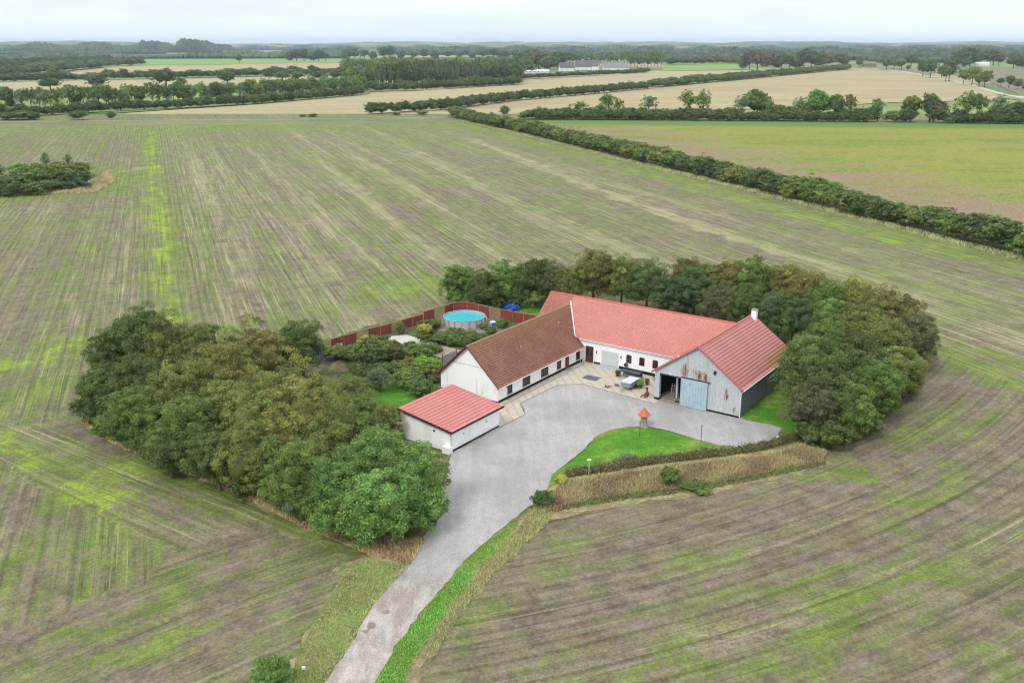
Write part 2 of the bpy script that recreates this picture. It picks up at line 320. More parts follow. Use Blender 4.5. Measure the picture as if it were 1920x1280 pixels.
# --- farther fields
tan = field_mat('tan_stubble', srgb(196, 180, 142), srgb(180, 160, 128), srgb(168, 170, 114), R_(65), 2.2, .05)
tan2 = field_mat('pale_stubble', srgb(196, 182, 146), srgb(184, 168, 134), srgb(168, 172, 118), R_(75), 2.2, .05)
grn = field_mat('green_field', srgb(132, 170, 84), srgb(146, 176, 96), srgb(120, 156, 76), R_(75), .6, .04)
pas = field_mat('pasture', srgb(148, 166, 98), srgb(130, 152, 88), srgb(160, 168, 112), R_(80), .3, .03)
brn = field_mat('ploughed', srgb(142, 136, 116), srgb(128, 132, 96), srgb(150, 146, 128), R_(60), .6, .05)
rough = field_mat('rough_grass', srgb(136, 140, 100), srgb(104, 118, 74), srgb(168, 156, 116), R_(88), .7, .1)
def yellow_mat():
    b = NB('yellow_crop'); p = b.pos(); q = b.scale(p, (.012, .03, 1), R_(-20)); n1 = b.noise(q, 1, 5, .65); n2 = b.noise(p, .3, 5, .7, 4); n3 = b.noise(p, 1.3, 3, .7, 8)
    D = b.attr('edge')                     # 0 by the hedge, 1 far from it
    f = b.math('MULTIPLY_ADD', b.math('SUBTRACT', n1, .5), 2.4, D); f = b.math('MULTIPLY_ADD', b.math('SUBTRACT', n2, .5), 2.2, f)
    c = b.mix(b.ss(f, .1, .9), srgb(158, 138, 112), srgb(154, 156, 68)); c = b.mix(b.ss(b.math('ADD', n1, n2), 1.0, 1.15, 0, .75), c, srgb(114, 136, 60))
    c = b.mix(b.ss(b.attr('top'), .2, .8), c, srgb(104, 144, 68)); b.col(b.val(c, b.ss(n3, .3, .7, .7, 1.3))); b.bump(n3, .5, .3); return b.m
def yellow_field():
    hp = GG([(846, 222), (1000, 252), (1130, 285), (1420, 350), (1700, 418), (1930, 474), (2300, 575)]); top = GG([(985, 225), (1930, 234)])
    poly = hp + GG([(2900, 560), (2300, 238), (1930, 233), (985, 224), (930, 216)])
    ys = np.arange(150, 680, 4.); xs = np.arange(-60, 420, 4.); X, Y = np.meshgrid(xs, ys); n, m = X.shape
    D = segdist(X, Y, hp); T = segdist(X, Y, GG([(860, 222), (985, 226), (1930, 235), (2600, 240)]))
    i = np.arange(n * m).reshape(n, m); F = np.stack([i[:-1, :-1].ravel(), i[:-1, 1:].ravel(), i[1:, 1:].ravel(), i[1:, :-1].ravel()], 1)
    c = inpoly(X, Y, poly); ok = c.ravel()[F].all(1); F = F[ok]
    me = mesh_np('yellow_field', np.stack([X.ravel(), Y.ravel(), np.full(X.size, .05)], 1), F, {'edge': ('POINT', np.clip((D.ravel() - 2) / 105, 0, 1)), 'top': ('POINT', np.clip(1.2 - T.ravel() / 42, 0, 1))}, [yellow_mat()])
    tag(link('yellow_field', me), kind='structure')
yellow_field()
def fld(name, px, mat, z, jit=1.5): return sheet(name, GG(px), z, mat, jit, 12, seed=len(px))
fld('rough_strip', [(-300, 240), (-300, 227), (200, 226), (860, 219), (880, 223), (850, 230)], rough, .03)
fld('stubble_strip', [(-300, 226.5), (-100, 222), (210, 214), (480, 196), (690, 177), (780, 171), (990, 154), (1215, 134), (1390, 132.5), (1600, 125), (1590, 131), (1215, 165), (960, 190), (700, 214), (860, 219.5), (600, 223)], tan2, -.04)
fld('stubble_field_far', [(860, 219), (693, 215), (960, 190), (1215, 164), (1590, 129), (1700, 134), (1800, 153), (1875, 176), (1860, 188), (1700, 191), (1440, 203), (1250, 209), (940, 214)], tan, -.06)
fld('pasture', [(930, 216), (1250, 210), (1440, 204), (1700, 193), (1860, 189), (2300, 186), (2300, 236), (985, 226)], pas, -.02)
fld('grass_bank', [(-300, 205), (-300, 178), (300, 163), (640, 148), (700, 160), (690, 176), (480, 194), (210, 212)], pas, -.1)
fld('tan_field', [(-300, 186), (-300, 157), (300, 149), (480, 145), (640, 143), (640, 149), (420, 158), (300, 165)], tan2, -.08)
fld('tan_field', [(100, 139), (215, 127), (450, 121), (660, 117), (660, 132), (480, 137), (300, 142), (0, 150)], tan, -.12)
fld('green_field', [(195, 123), (215, 112), (450, 110.5), (640, 110), (640, 117), (450, 121)], grn, -.12)
fld('green_field', [(1240, 133), (1250, 122), (1395, 120), (1395, 131)], grn, -.12)
fld('green_field', [(1690, 150), (1640, 124), (1800, 122), (2300, 124), (2300, 196), (1925, 184), (1850, 150), (1760, 136)], brn, -.12)
fld('green_field', [(1680, 126), (1640, 121), (1860, 119), (2300, 118), (2300, 126)], pas, -.11)
fld('green_field', [(1830, 113), (1870, 106), (1960, 106), (1960, 113)], grn, -.15)
fld('green_field', [(1870, 183), (1930, 176), (2100, 176), (2100, 186), (1920, 188)], pas, -.05)
fld('far_field', [(1480, 95.2), (1560, 92.6), (1790, 92.6), (1790, 95)], grn, -.2); fld('far_field', [(660, 93.4), (700, 91.6), (860, 91.6), (860, 93.3)], tan, -.2)
fld('far_field', [(430, 98), (450, 95.6), (560, 95.4), (560, 97)], tan, -.2); fld('far_field', [(900, 92.8), (940, 91.2), (1300, 91.2), (1240, 93)], grn, -.2); fld('far_field', [(0, 93), (60, 91.5), (560, 91.2), (600, 92.5)], grn, -.2)
# roads
road_m = simple('pale_asphalt', srgb(206, 204, 200), .9, var=.06, sc=.3)
def strip(pts, w, z=0):
    P = [Vector(p) for p in pts]; L, Rr = [], []
    for i, p in enumerate(P):
        d = (P[min(i + 1, len(P) - 1)] - P[max(0, i - 1)]).normalized(); nn = Vector((-d.y, d.x)) * w / 2; L.append(tuple(p + nn)); Rr.append(tuple(p - nn))
    return L + Rr[::-1]
sheet('country_road', strip(GG([(1604, 126), (1650, 130), (1690, 134), (1790, 152), (1850, 168), (1885, 178), (1990, 192)]), 6.5), .06, road_m)
sheet('side_road', strip(GG([(1895, 181), (1830, 184), (1700, 190.5), (1560, 197), (1440, 202), (1250, 208)]), 4.5), .04, road_m)
sheet('side_road', strip(GG([(1890, 179), (1930, 186.5), (2050, 187)]), 5), .05, road_m)
sheet('field_track', strip(GG([(-200, 229.5), (100, 228), (270, 226.2), (600, 223.5), (860, 220.5)]), 3.2), .07, field_mat('track', srgb(176, 176, 164), srgb(160, 160, 146), srgb(150, 158, 120), 0, .2, .1))
# --- farm plot ground, verge, lawn, gravel, paving
def grass_mat(name, a, c2, dry, k=.0):
    b = NB(name); p = b.pos(); n1 = b.noise(p, .12, 5, .65, 3); n2 = b.noise(p, .8, 5, .7, 6); n3 = b.noise(p, 4, 3, .7, 9)
    c = b.mix(b.ss(n1, .35, .65), a, c2); c = b.mix(b.ss(b.math('ADD', n1, b.math('MULTIPLY', n2, .8)), .93 - k, 1.12 - k), c, dry)
    b.col(b.val(c, b.math('MULTIPLY', b.ss(n2, .3, .7, .82, 1.18), b.ss(n3, .25, .75, .75, 1.25)))); b.bump(n3, .7, .12); return b.m
lawn_m = grass_mat('lawn', srgb(84, 142, 36), srgb(100, 158, 44), srgb(142, 160, 76), .0)
plot_m = grass_mat('plot_grass', srgb(96, 108, 62), srgb(118, 122, 74), srgb(150, 138, 104), .1)
verge_m = grass_mat('verge', srgb(124, 142, 84), srgb(140, 154, 92), srgb(176, 164, 122), .14)
brown_m = grass_mat('dry_verge', srgb(158, 144, 112), srgb(136, 136, 92), srgb(184, 162, 126), .1)
plot = [(170, 765), (205, 800), (300, 850), (440, 900), (560, 960), (700, 1020), (760, 1030), (830, 1020), (1000, 962), (1100, 945), (1200, 932), (1300, 922), (1400, 905), (1500, 888), (1560, 858), (1640, 800), (1720, 690), (1760, 640), (1740, 600), (1600, 560), (1400, 530), (1100, 525), (900, 560), (840, 566), (600, 640), (560, 650), (300, 640), (190, 690)]
sheet('plot_grass', GG(plot), .010, plot_m, .5, 1.3)
sheet('brown_verge', GG([(150, 790), (170, 765), (300, 820), (560, 930), (740, 1010), (810, 1000), (780, 1060), (700, 1040), (560, 985), (430, 920), (300, 870), (190, 822)]), .018, brown_m, .5, 1.1)
sheet('verge', GG([(810, 1000), (760, 1062), (700, 1130), (655, 1210), (606, 1290), (520, 1450), (380, 1450), (500, 1290), (560, 1220), (600, 1150), (640, 1085), (640, 1050), (700, 1040), (760, 1035)]), .022, verge_m, .9, .8)
sheet('verge', GG([(985, 962), (920, 1010), (872, 1052), (802, 1135), (742, 1212), (700, 1290), (640, 1420), (700, 1420), (756, 1290), (797, 1212), (852, 1130), (905, 1066), (960, 1008), (1010, 975)]), .024, grass_mat('verge_green', srgb(98, 144, 56), srgb(114, 154, 62), srgb(146, 148, 92), .04), .5, .8)
sheet('brown_verge', GG([(1035, 905), (1000, 950), (930, 1024), (880, 1085), (835, 1145), (785, 1225), (745, 1310), (765, 1310), (812, 1225), (868, 1150), (920, 1085), (970, 1030), (1035, 975), (1100, 960), (1220, 940), (1330, 928), (1420, 905), (1500, 890), (1560, 858), (1530, 835), (1480, 822), (1380, 852), (1200, 872)]), .028, brown_m, .4, 1.)
gravel_pts = [(846, 850), (931, 802), (985, 777), (975, 757), (1045, 722), (1090, 720), (1150, 736), (1228, 757), (1235, 742), (1390, 775), (1388, 783), (1402, 789), (1440, 795), (1466, 803), (1456, 818), (1430, 832), (1390, 838), (1350, 835), (1300, 822), (1260, 809), (1210, 799), (1175, 800), (1140, 807), (1115, 821), (1090, 848), (1060, 870), (1036, 890), (1028, 915), (1000, 945), (960, 975), (918, 1008), (870, 1052), (800, 1135), (740, 1212), (698, 1290), (610, 1500), (470, 1500), (604, 1290), (655, 1212), (700, 1135), (765, 1052), (795, 1010), (815, 960), (835, 900)]
def gravel_mat():
    b = NB('gravel'); p = b.pos(); n1 = b.noise(p, .1, 5, .6, 2); n2 = b.noise(p, 1.1, 4, .7, 5); n3 = b.noise(p, 7, 3, .8, 8)
    c = b.mix(b.ss(n1, .38, .62), srgb(195, 194, 193), srgb(181, 179, 177)); c = b.mix(b.ss(b.math('ADD', n1, n2), 1.06, 1.26, 0, .6), c, srgb(172, 166, 156))
    y = b.n('ShaderNodeSeparateXYZ'); b.put(y.inputs[0], p)
    f = b.ss(b.math('MULTIPLY_ADD', b.math('SUBTRACT', b.noise(p, .4, 4, .7, 6), .5), 9., y.outputs[1]), 72, 78)      # worn asphalt drive nearer, gravel beyond
    old = b.mix(b.ss(b.noise(b.scale(p, (1, .35, 1), R_(14)), .55, 5, .7, 12), .4, .6), srgb(210, 202, 196), srgb(180, 169, 161)); old = b.mix(b.ss(b.noise(b.scale(p, (1, .3, 1), R_(14)), .8, 4, .6, 31), .6, .66, 0, .7), old, srgb(170, 176, 184))
    old = b.mix(b.ss(b.vor(b.scale(p, (1, .5, 1), R_(14)), .23), .0, .2, .75, 0), old, srgb(120, 110, 102))
    c = b.mix(f, old, c); b.col(b.val(c, b.math('MULTIPLY', b.math('MULTIPLY', b.ss(n3, .35, .65, .76, 1.2), b.ss(b.noise(b.scale(p, (1.1, .12, 1), R_(24)), 1, 3, .6, 71), .35, .7, .93, 1.05)), b.ss(n2, .3, .7, .93, 1.06)))); b.bump(n3, .5, .04); return b.m
sheet('gravel_yard', GG(gravel_pts), .040, gravel_mat(), .12, .7)
stain = simple('wet_stain', srgb(158, 147, 138), .9, var=.2, sc=1.5)
for k, pl in enumerate([[(716, 1148), (726, 1143), (732, 1147), (728, 1152), (720, 1152)], [(686, 1172), (697, 1166), (706, 1170), (703, 1178), (692, 1180)], [(678, 1184), (690, 1180), (694, 1186), (684, 1190)]]): sheet('puddle_stain', GG(pl), .045, stain, .12, .3, seed=k)
sheet('lawn', GG([(1030, 915), (1036, 892), (1062, 871), (1092, 849), (1117, 823), (1142, 809), (1175, 802), (1210, 801), (1260, 811), (1300, 824), (1350, 837), (1390, 840), (1432, 833), (1460, 818), (1510, 812), (1500, 826), (1440, 843), (1320, 860), (1200, 873), (1075, 890)]), .050, lawn_m, .08, .8)
sheet('lawn', GG([(1390, 783), (1404, 789), (1440, 795), (1468, 803), (1470, 812), (1540, 806), (1560, 760), (1510, 700), (1475, 722), (1480, 714), (1470, 715)]), .034, lawn_m, .1, .8)
sheet('lawn', GG([(660, 740), (690, 705), (790, 730), (830, 745), (760, 775), (700, 760)]), .034, lawn_m, .1, .8)
sheet('lawn', GG([(930, 575), (1010, 590), (1020, 570), (950, 560)]), .034, lawn_m, .1, .8)
# ------------------------------------------------------------------ the farm buildings
AR = R_(35.2); SA, CA = math.sin(AR), math.cos(AR)
def AB(A, B, z=0): return (A * SA + B * CA, A * CA - B * SA, z)
def bld(name, A, B, label, cat):
    o = empty(name, AB(A, B), -AR); return tag(o, label, cat)
def wall_mat(name, base, dirt_shade=.35):
    b = NB(name); p = b.obj(); n1 = b.noise(b.scale(p, (1, 1, .4)), .7, 5, .65); n2 = b.noise(p, 6, 3, .6, 3)
    c = b.mix(b.ss(n1, .5, .75, 0, dirt_shade), base, srgb(214, 210, 200)); z = b.n('ShaderNodeSeparateXYZ'); b.put(z.inputs[0], p)
    c = b.mix(b.ss(b.math('MULTIPLY_ADD', n1, .9, z.outputs[2]), .6, 1.15, .16, 0), c, srgb(168, 164, 152))
    b.col(b.val(c, b.ss(n2, .3, .7, .97, 1.02))); b.b.inputs['Roughness'].default_value = .8; b.bump(n2, .15, .02); return b.m
white = wall_mat('white_render', (.90, .90, .90, 1)); trimw = simple('white_trim', (.78, .78, .78, 1), .5, var=.05)
black = simple('black_plinth', (.012, .012, .014, 1), .7, var=.4, spec=.25); dred = simple('dark_red_paint', srgb(120, 44, 44), .5, var=.15); dbrown = simple('dark_brown_wood', srgb(88, 58, 54), .6, var=.25, sc=6)
glass = simple('window_glass', (.02, .022, .026, 1), .12, var=.3, spec=.6); sillm = simple('stone_sill', srgb(196, 196, 200), .7); concrete = simple('concrete', srgb(168, 160, 150), .9, var=.2, sc=1.2)
steel = simple('galvanised_steel', srgb(176, 182, 188), .45, .35, var=.12, sc=8); darkm = simple('dark_metal', srgb(62, 66, 72), .5, .2, var=.2)
def roof_mat(name, a, b2, moss=None, m0=.5, m1=.7, top=False, dirt_shade=.8, cwv=.0, gloss=.6):
    b = NB(name); p = b.obj(); rs = b.attr('rs', 'Vector'); s = b.n('ShaderNodeSeparateXYZ'); b.put(s.inputs[0], rs)
    n1 = b.noise(p, .35, 5, .65, 2); n2 = b.noise(b.scale(rs, (3.2, 2.4, 0)), 1, 2, .5, 4); n3 = b.noise(p, 5, 3, .7, 8)
    c = b.mix(b.ss(b.math('ADD', n1, n2), .8, 1.2), a, b2)
    if moss:
        f = b.math('MULTIPLY_ADD', b.math('SUBTRACT', n1, .5), .9, b.math('DIVIDE', s.outputs[1], 7.5)); f = b.math('MULTIPLY_ADD', b.math('SUBTRACT', n3, .5), .35, f)
        c = b.mix(b.ss(f, m0, m1, 0, .85), c, moss)
    c = b.val(c, b.math('MULTIPLY', b.ss(s.outputs[2], .80, .96, 1, dirt_shade), b.ss(n3, .25, .75, .86, 1.12)))  # shade of each tile step painted in at the overlap, with some dirt
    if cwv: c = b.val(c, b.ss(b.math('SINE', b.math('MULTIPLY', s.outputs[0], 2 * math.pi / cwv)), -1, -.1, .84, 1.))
    b.col(c); b.b.inputs['Roughness'].default_value = gloss; b.b.inputs['Specular IOR Level'].default_value = .35; return b.m
def roof_sheet(name, mat, parent, O, AL, L, UP, Wd, per, course, amp, step, edge=None, n_w=5, clip=None):
    O, AL, UP = Vector(O), Vector(AL).normalized(), Vector(UP).normalized(); N = AL.cross(UP).normalized()
    if N.z < 0: N = -N
    nt = max(2, int(L / per * n_w)); T = np.linspace(0, L, nt + 1); rows = []; nc = max(1, round(Wd / course)); cw = Wd / nc
    for c in range(nc): rows += [(c * cw, step, 0.), (c * cw + cw * .9, step * .1, .8), ((c + 1) * cw - .005, 0., 1.)]
    R2 = np.array(rows); Tg, Sg = np.meshgrid(T, R2[:, 0]); _, Hg = np.meshgrid(T, R2[:, 1]); _, Fg = np.meshgrid(T, R2[:, 2])
    Hh = Hg + amp * (.5 + .5 * np.cos(2 * np.pi * Tg / per)) ** 1.6
    V = np.array(O)[None] + Tg.ravel()[:, None] * np.array(AL) + Sg.ravel()[:, None] * np.array(UP) + Hh.ravel()[:, None] * np.array(N)
    n, m = Tg.shape; i = np.arange(n * m).reshape(n, m); F = np.stack([i[:-1, :-1].ravel(), i[:-1, 1:].ravel(), i[1:, 1:].ravel(), i[1:, :-1].ravel()], 1)
    at = np.stack([Tg.ravel(), Sg.ravel(), Fg.ravel()], 1)
    # backing slab
    th = -.12; k = len(V); c8 = [O + AL * t + UP * s + N * h for h in (th, -.004) for t, s in ((0, 0), (L, 0), (L, Wd), (0, Wd))]
    V = np.vstack([V, np.array([tuple(q) for q in c8])]); fs = [(3, 2, 1, 0), (0, 1, 5, 4), (1, 2, 6, 5), (2, 3, 7, 6), (3, 0, 4, 7)]
    F = np.vstack([F, np.array(fs) + k]); at = np.vstack([at, np.array([(t, s, .3) for h in (0, 1) for t, s in ((0, 0), (L, 0), (L, Wd), (0, Wd))])])
    mi = np.zeros(len(F), int); mi[-5:] = 1 if edge else 0
    return link(name, mesh_np(name, V, F, {'rs': ('POINT', at)}, [mat] + ([edge] if edge else []), mi), parent)
def bar(mb, p, q, w, h):     # a straight board between two points, h measured along z
    p, q = Vector(p), Vector(q); d = (q - p).normalized(); s = d.cross(Vector((0, 0, 1))).normalized() * w / 2; u = Vector((0, 0, h / 2))
    vs = [p - s - u, p + s - u, p + s + u, p - s + u, q - s - u, q + s - u, q + s + u, q - s + u]
    mb.add(vs, [(0, 1, 2, 3), (7, 6, 5, 4), (0, 4, 5, 1), (1, 5, 6, 2), (2, 6, 7, 3), (3, 7, 4, 0)])
def window(parent, axis, at, c, w, z0, z1, out, cols, rws, frame=dred, arch=False):
    # axis 'x': wall face is a plane x=at; 'y': plane y=at ; out = +1/-1 outward
    def bx(mb, u0, u1, d0, d1, za, zb):
        d0, d1 = sorted((at + out * d0, at + out * d1))
        if axis == 'x': mb.box(d0, d1, u0, u1, za, zb)
        else: mb.box(u0, u1, d0, d1, za, zb)
    g = MB(); bx(g, c - w / 2 + .03, c + w / 2 - .03, .004, .02, z0 + .03, z1 - .03)
    fr = MB(); t = .07
    bx(fr, c - w / 2, c - w / 2 + t, .002, .06, z0, z1); bx(fr, c + w / 2 - t, c + w / 2, .002, .06, z0, z1); bx(fr, c - w / 2 + t, c + w / 2 - t, .002, .06, z0, z0 + t); bx(fr, c - w / 2 + t, c + w / 2 - t, .002, .06, z1 - t, z1)
    if arch: bx(fr, c - w / 2 + .12, c + w / 2 - .12, .002, .05, z1 + .001, z1 + .1)
    for k in range(1, cols): u = c - w / 2 + w * k / cols; bx(fr, u - .025, u + .025, .022, .05, z0 + t, z1 - t)
    for k in range(1, rws): zz = z0 + (z1 - z0) * k / rws; bx(fr, c - w / 2 + t, c + w / 2 - t, .021, .045, zz - .02, zz + .02)
    f = fr.build('window', frame, parent); g.build('pane', glass, f)
    if not arch: s = MB(); bx(s, c - w / 2 - .08, c + w / 2 + .08, .001, .14, z0 - .12, z0 - .003); s.build('sill', sillm, f)
    return f
# --- farmhouse
HO = bld('farmhouse', 94.9, -74.2, 'long white farmhouse with brown tiled pitched roof and dark red windows facing the gravel yard', 'house')
RZ, EZ = 7.3, 2.3; hw = 4.9; sl_ = (RZ - EZ) / 5.3
m = MB(); m.add([(-hw, 0, 0), (hw, 0, 0), (hw, 0, RZ - hw * sl_ - .12), (0, 0, RZ - .14), (-hw, 0, RZ - hw * sl_ - .12), (-hw, 21.88, 0), (hw, 21.88, 0), (hw, 21.88, RZ - hw * sl_ - .12), (0, 21.88, RZ - .14), (-hw, 21.88, RZ - hw * sl_ - .12)],
                [(0, 1, 2, 3, 4), (1, 6, 7, 2), (5, 0, 4, 9), (6, 5, 9, 8, 7)]); m.build('wall', white, HO)
m = MB(); m.box(-3.2, 3.2, -.03, -.002, 4.55, 4.62); m.box(1.4, 1.46, -.025, -.002, .3, 2.9); m.build('wall_joint', sillm, HO)
m = MB(); m.box(hw + .001, hw + .05, -.05, 16.9, 0, .38); m.box(hw + .001, hw + .05, 18.1, 21.8, 0, .38); m.box(-hw, hw + .05, -.05, -.001, 0, .3); m.build('plinth', black, HO)
brown_t = roof_mat('brown_tiles', srgb(176, 126, 106), srgb(152, 106, 91), srgb(168, 134, 88), .74, 1.1, dirt_shade=.42, gloss=.8)
Wh = math.hypot(5.3, RZ - EZ)
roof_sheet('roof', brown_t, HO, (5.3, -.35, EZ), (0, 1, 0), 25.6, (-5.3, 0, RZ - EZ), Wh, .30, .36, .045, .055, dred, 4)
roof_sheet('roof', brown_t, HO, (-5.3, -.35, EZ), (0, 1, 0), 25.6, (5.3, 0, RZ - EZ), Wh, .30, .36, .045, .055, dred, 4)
m = MB(); m.tube([(0, -.38, RZ + .03), (0, 25.6, RZ + .03)], .13, 8); tag(m.build('roof_ridge', simple('ridge_tiles', srgb(176, 150, 128), .8, var=.3, sc=5), HO))
m = MB(); bar(m, (-5.38, -.40, EZ - .05), (0, -.40, RZ - .02), .05, .26); m.build('verge_board', dred, HO); m = MB(); bar(m, (0, -.40, RZ - .02), (5.38, -.40, EZ - .05), .05, .24); m.build('verge_board', simple('brown_verge_board', srgb(128, 100, 86), .7), HO)
m = MB(); m.tube([(5.38, -.3, EZ - .05), (5.38, 21.5, EZ - .05)], .06, 6); m.tube([(5.36, -.15, EZ - .1), (5.02, -.12, EZ - .3), (5.02, -.12, 0)], .045, 6); m.tube([(5.36, 21.2, EZ - .1), (5.0, 21.2, EZ - .3), (5.0, 21.2, 0)], .045, 6); m.build('gutter', trimw, HO)
for c, w, k in ((2.8, 1.1, 2), (6.8, 1.8, 3), (11.46, 1.8, 3), (15.27, 1.05, 2), (20.6, 1.0, 2)): window(HO, 'x', hw, c, w, .68, 2.06, 1, k, 3)
m = MB(); m.box(hw + .002, hw + .07, 17.02, 17.98, .06, 2.1); dr = m.build('door', dred, HO); m = MB(); m.box(hw + .072, hw + .08, 17.2, 17.8, 1.1, 1.95); m.build('pane', glass, dr); m = MB(); m.tube([(hw + .1, 17.12, 1.0), (hw + .1, 17.2, 1.0)], .025); m.build('handle', steel, dr)
m = MB(); m.box(hw + .06, hw + .7, 16.8, 18.2, 0.055, .14); m.build('doorstep', concrete, HO)
for yy, s_ in ((8.9, .52), (20.0, .67)):
    m = MB(); x = 5.3 * (1 - s_) ; z = EZ + (RZ - EZ) * s_; m.tube([(x, yy, z), (x, yy, z + .45)], .11, 8); m.lathe([(.02, z + .62), (.17, z + .44)][::-1], 8, (x, yy)); m.build('roof_vent', simple('vent_clay', srgb(214, 150, 128), .7), HO)
m = MB(); m.box(hw + .02, hw + .1, 2.0, 2.2, 1.75, 1.92); m.build('wall_lamp', darkm, HO)
# --- long wing
WO = bld('barn_wing', 116.8, -69.3, 'long white wing with pink-red tiled roof and white garage door behind the farmhouse', 'house')
wx0, wx1 = -8.9, 21.9; WE, WR = 3.62, 8.4; run = 5.7; wsl = (WR - WE) / run
m = MB(); zf = WE + .3 * wsl - .14; m.add([(wx0, 0, 0), (wx1, 0, 0), (wx1, 0, zf), (wx0, 0, zf), (wx0, 10.8, 0), (wx1, 10.8, 0), (wx1, 10.8, zf), (wx0, 10.8, zf), (wx0, 5.4, WR - .16), (wx1, 5.4, WR - .16)],
                [(0, 1, 2, 3), (5, 4, 7, 6), (4, 0, 3, 8, 7), (1, 5, 6, 9, 2)]); m.build('wall', white, WO)
m = MB(); m.box(2.1, 3.2, -.04, -.001, 0, .34); m.box(3.3, 6.3, -.05, -.001, 0, .2); m.box(6.4, 16.4, -.04, -.001, 0, .5); m.build('plinth', black, WO)
pink_t = roof_mat('pink_metal_tiles', srgb(234, 156, 145), srgb(224, 145, 135), None, dirt_shade=.78, cwv=.35, gloss=.5)
old_t = roof_mat('old_pink_tiles', srgb(206, 134, 120), srgb(188, 118, 106), srgb(190, 156, 120), .9, 1.2, dirt_shade=.6, cwv=.35)
Ww = math.hypot(run, WR - WE)
def wing_slope(side):
    yo = -.3 if side else 11.1; up = (0, run, WR - WE) if side else (0, -run, WR - WE)
    roof_sheet('roof', old_t, WO, (wx0 - .3, yo, WE), (1, 0, 0), 4.3, up, Ww, .35, .36, .05, .05, dred, 4)
    roof_sheet('roof', pink_t, WO, (wx0 + 4.0, yo, WE), (1, 0, 0), wx1 - wx0 - 4.0, up, Ww, .35, .36, .05, .05, dred, 4)
wing_slope(1); wing_slope(0)
m = MB(); m.tube([(wx0 - .3, 5.4, WR + .03), (wx1, 5.4, WR + .03)], .14, 8); m.build('roof_ridge', simple('pink_ridge', srgb(216, 112, 100), .6), WO)
m = MB(); m.tube([(-.4, -.36, WE - .05), (15.9, -.36, WE - .05)], .065, 6); m.build('gutter', trimw, WO)
m = MB(); xv, yv = -4.9 , 4.35; bar(m, (-1.15 , -.32, WE + .12), (xv, yv, WE + (yv + .3) * wsl + .16), .14, .18); m.build('flashing', trimw, WO)
m = MB(); bar(m, (wx0 - .34, -.3, WE), (wx0 - .34, 5.4, WR), .05, .2); bar(m, (wx0 - .34, 11.1, WE), (wx0 - .34, 5.4, WR), .05, .2); m.build('verge_board', simple('olive_board', srgb(170, 150, 100), .7), WO)
m = MB(); m.box(.6, 1.95, -.05, -.002, .05, 2.6); d_ = m.build('door', dbrown, WO); m = MB(); m.box(.78, 1.2, -.058, -.052, 1.2, 2.3); m.box(1.35, 1.77, -.058, -.052, 1.2, 2.3); m.build('pane', glass, d_)
gd = simple('garage_panel', srgb(222, 232, 232), .5, var=.04); m = MB()
for k in range(5): m.box(3.45, 6.2, -.03, -.003, .22 + k * .43, .22 + k * .43 + .415)
m.build('garage_door', gd, WO); m = MB(); m.box(3.35, 3.43, -.05, -.002, .2, 2.45); m.box(6.22, 6.3, -.05, -.002, .2, 2.45); m.box(3.35, 6.3, -.052, -.004, 2.46, 2.54); m.build('garage_frame', trimw, WO)
m = MB(); m.add([(3.2, -.06, .21), (6.5, -.06, .21), (6.5, -1.3, .06), (3.2, -1.3, .06), (3.2, -.06, 0), (6.5, -.06, 0), (6.5, -1.3, 0), (3.2, -1.3, 0)], [(3, 2, 1, 0), (7, 6, 2, 3), (4, 7, 3, 0), (6, 5, 1, 2)]); m.build('ramp', sillm, WO)
for x in (2.55, 6.75): m = MB(); m.tube([(x, 0, 2.1), (x, -.18, 2.15)], .03); m.lathe([(.06, 1.78), (.1, 2.02), (.03, 2.12)], 8, (x, -.2)); m.build('wall_lamp', darkm, WO)
for x in (8.0, 10.14, 12.3): window(WO, 'y', 0, x, .85, 1.28, 2.42, -1, 3, 3, arch=True)
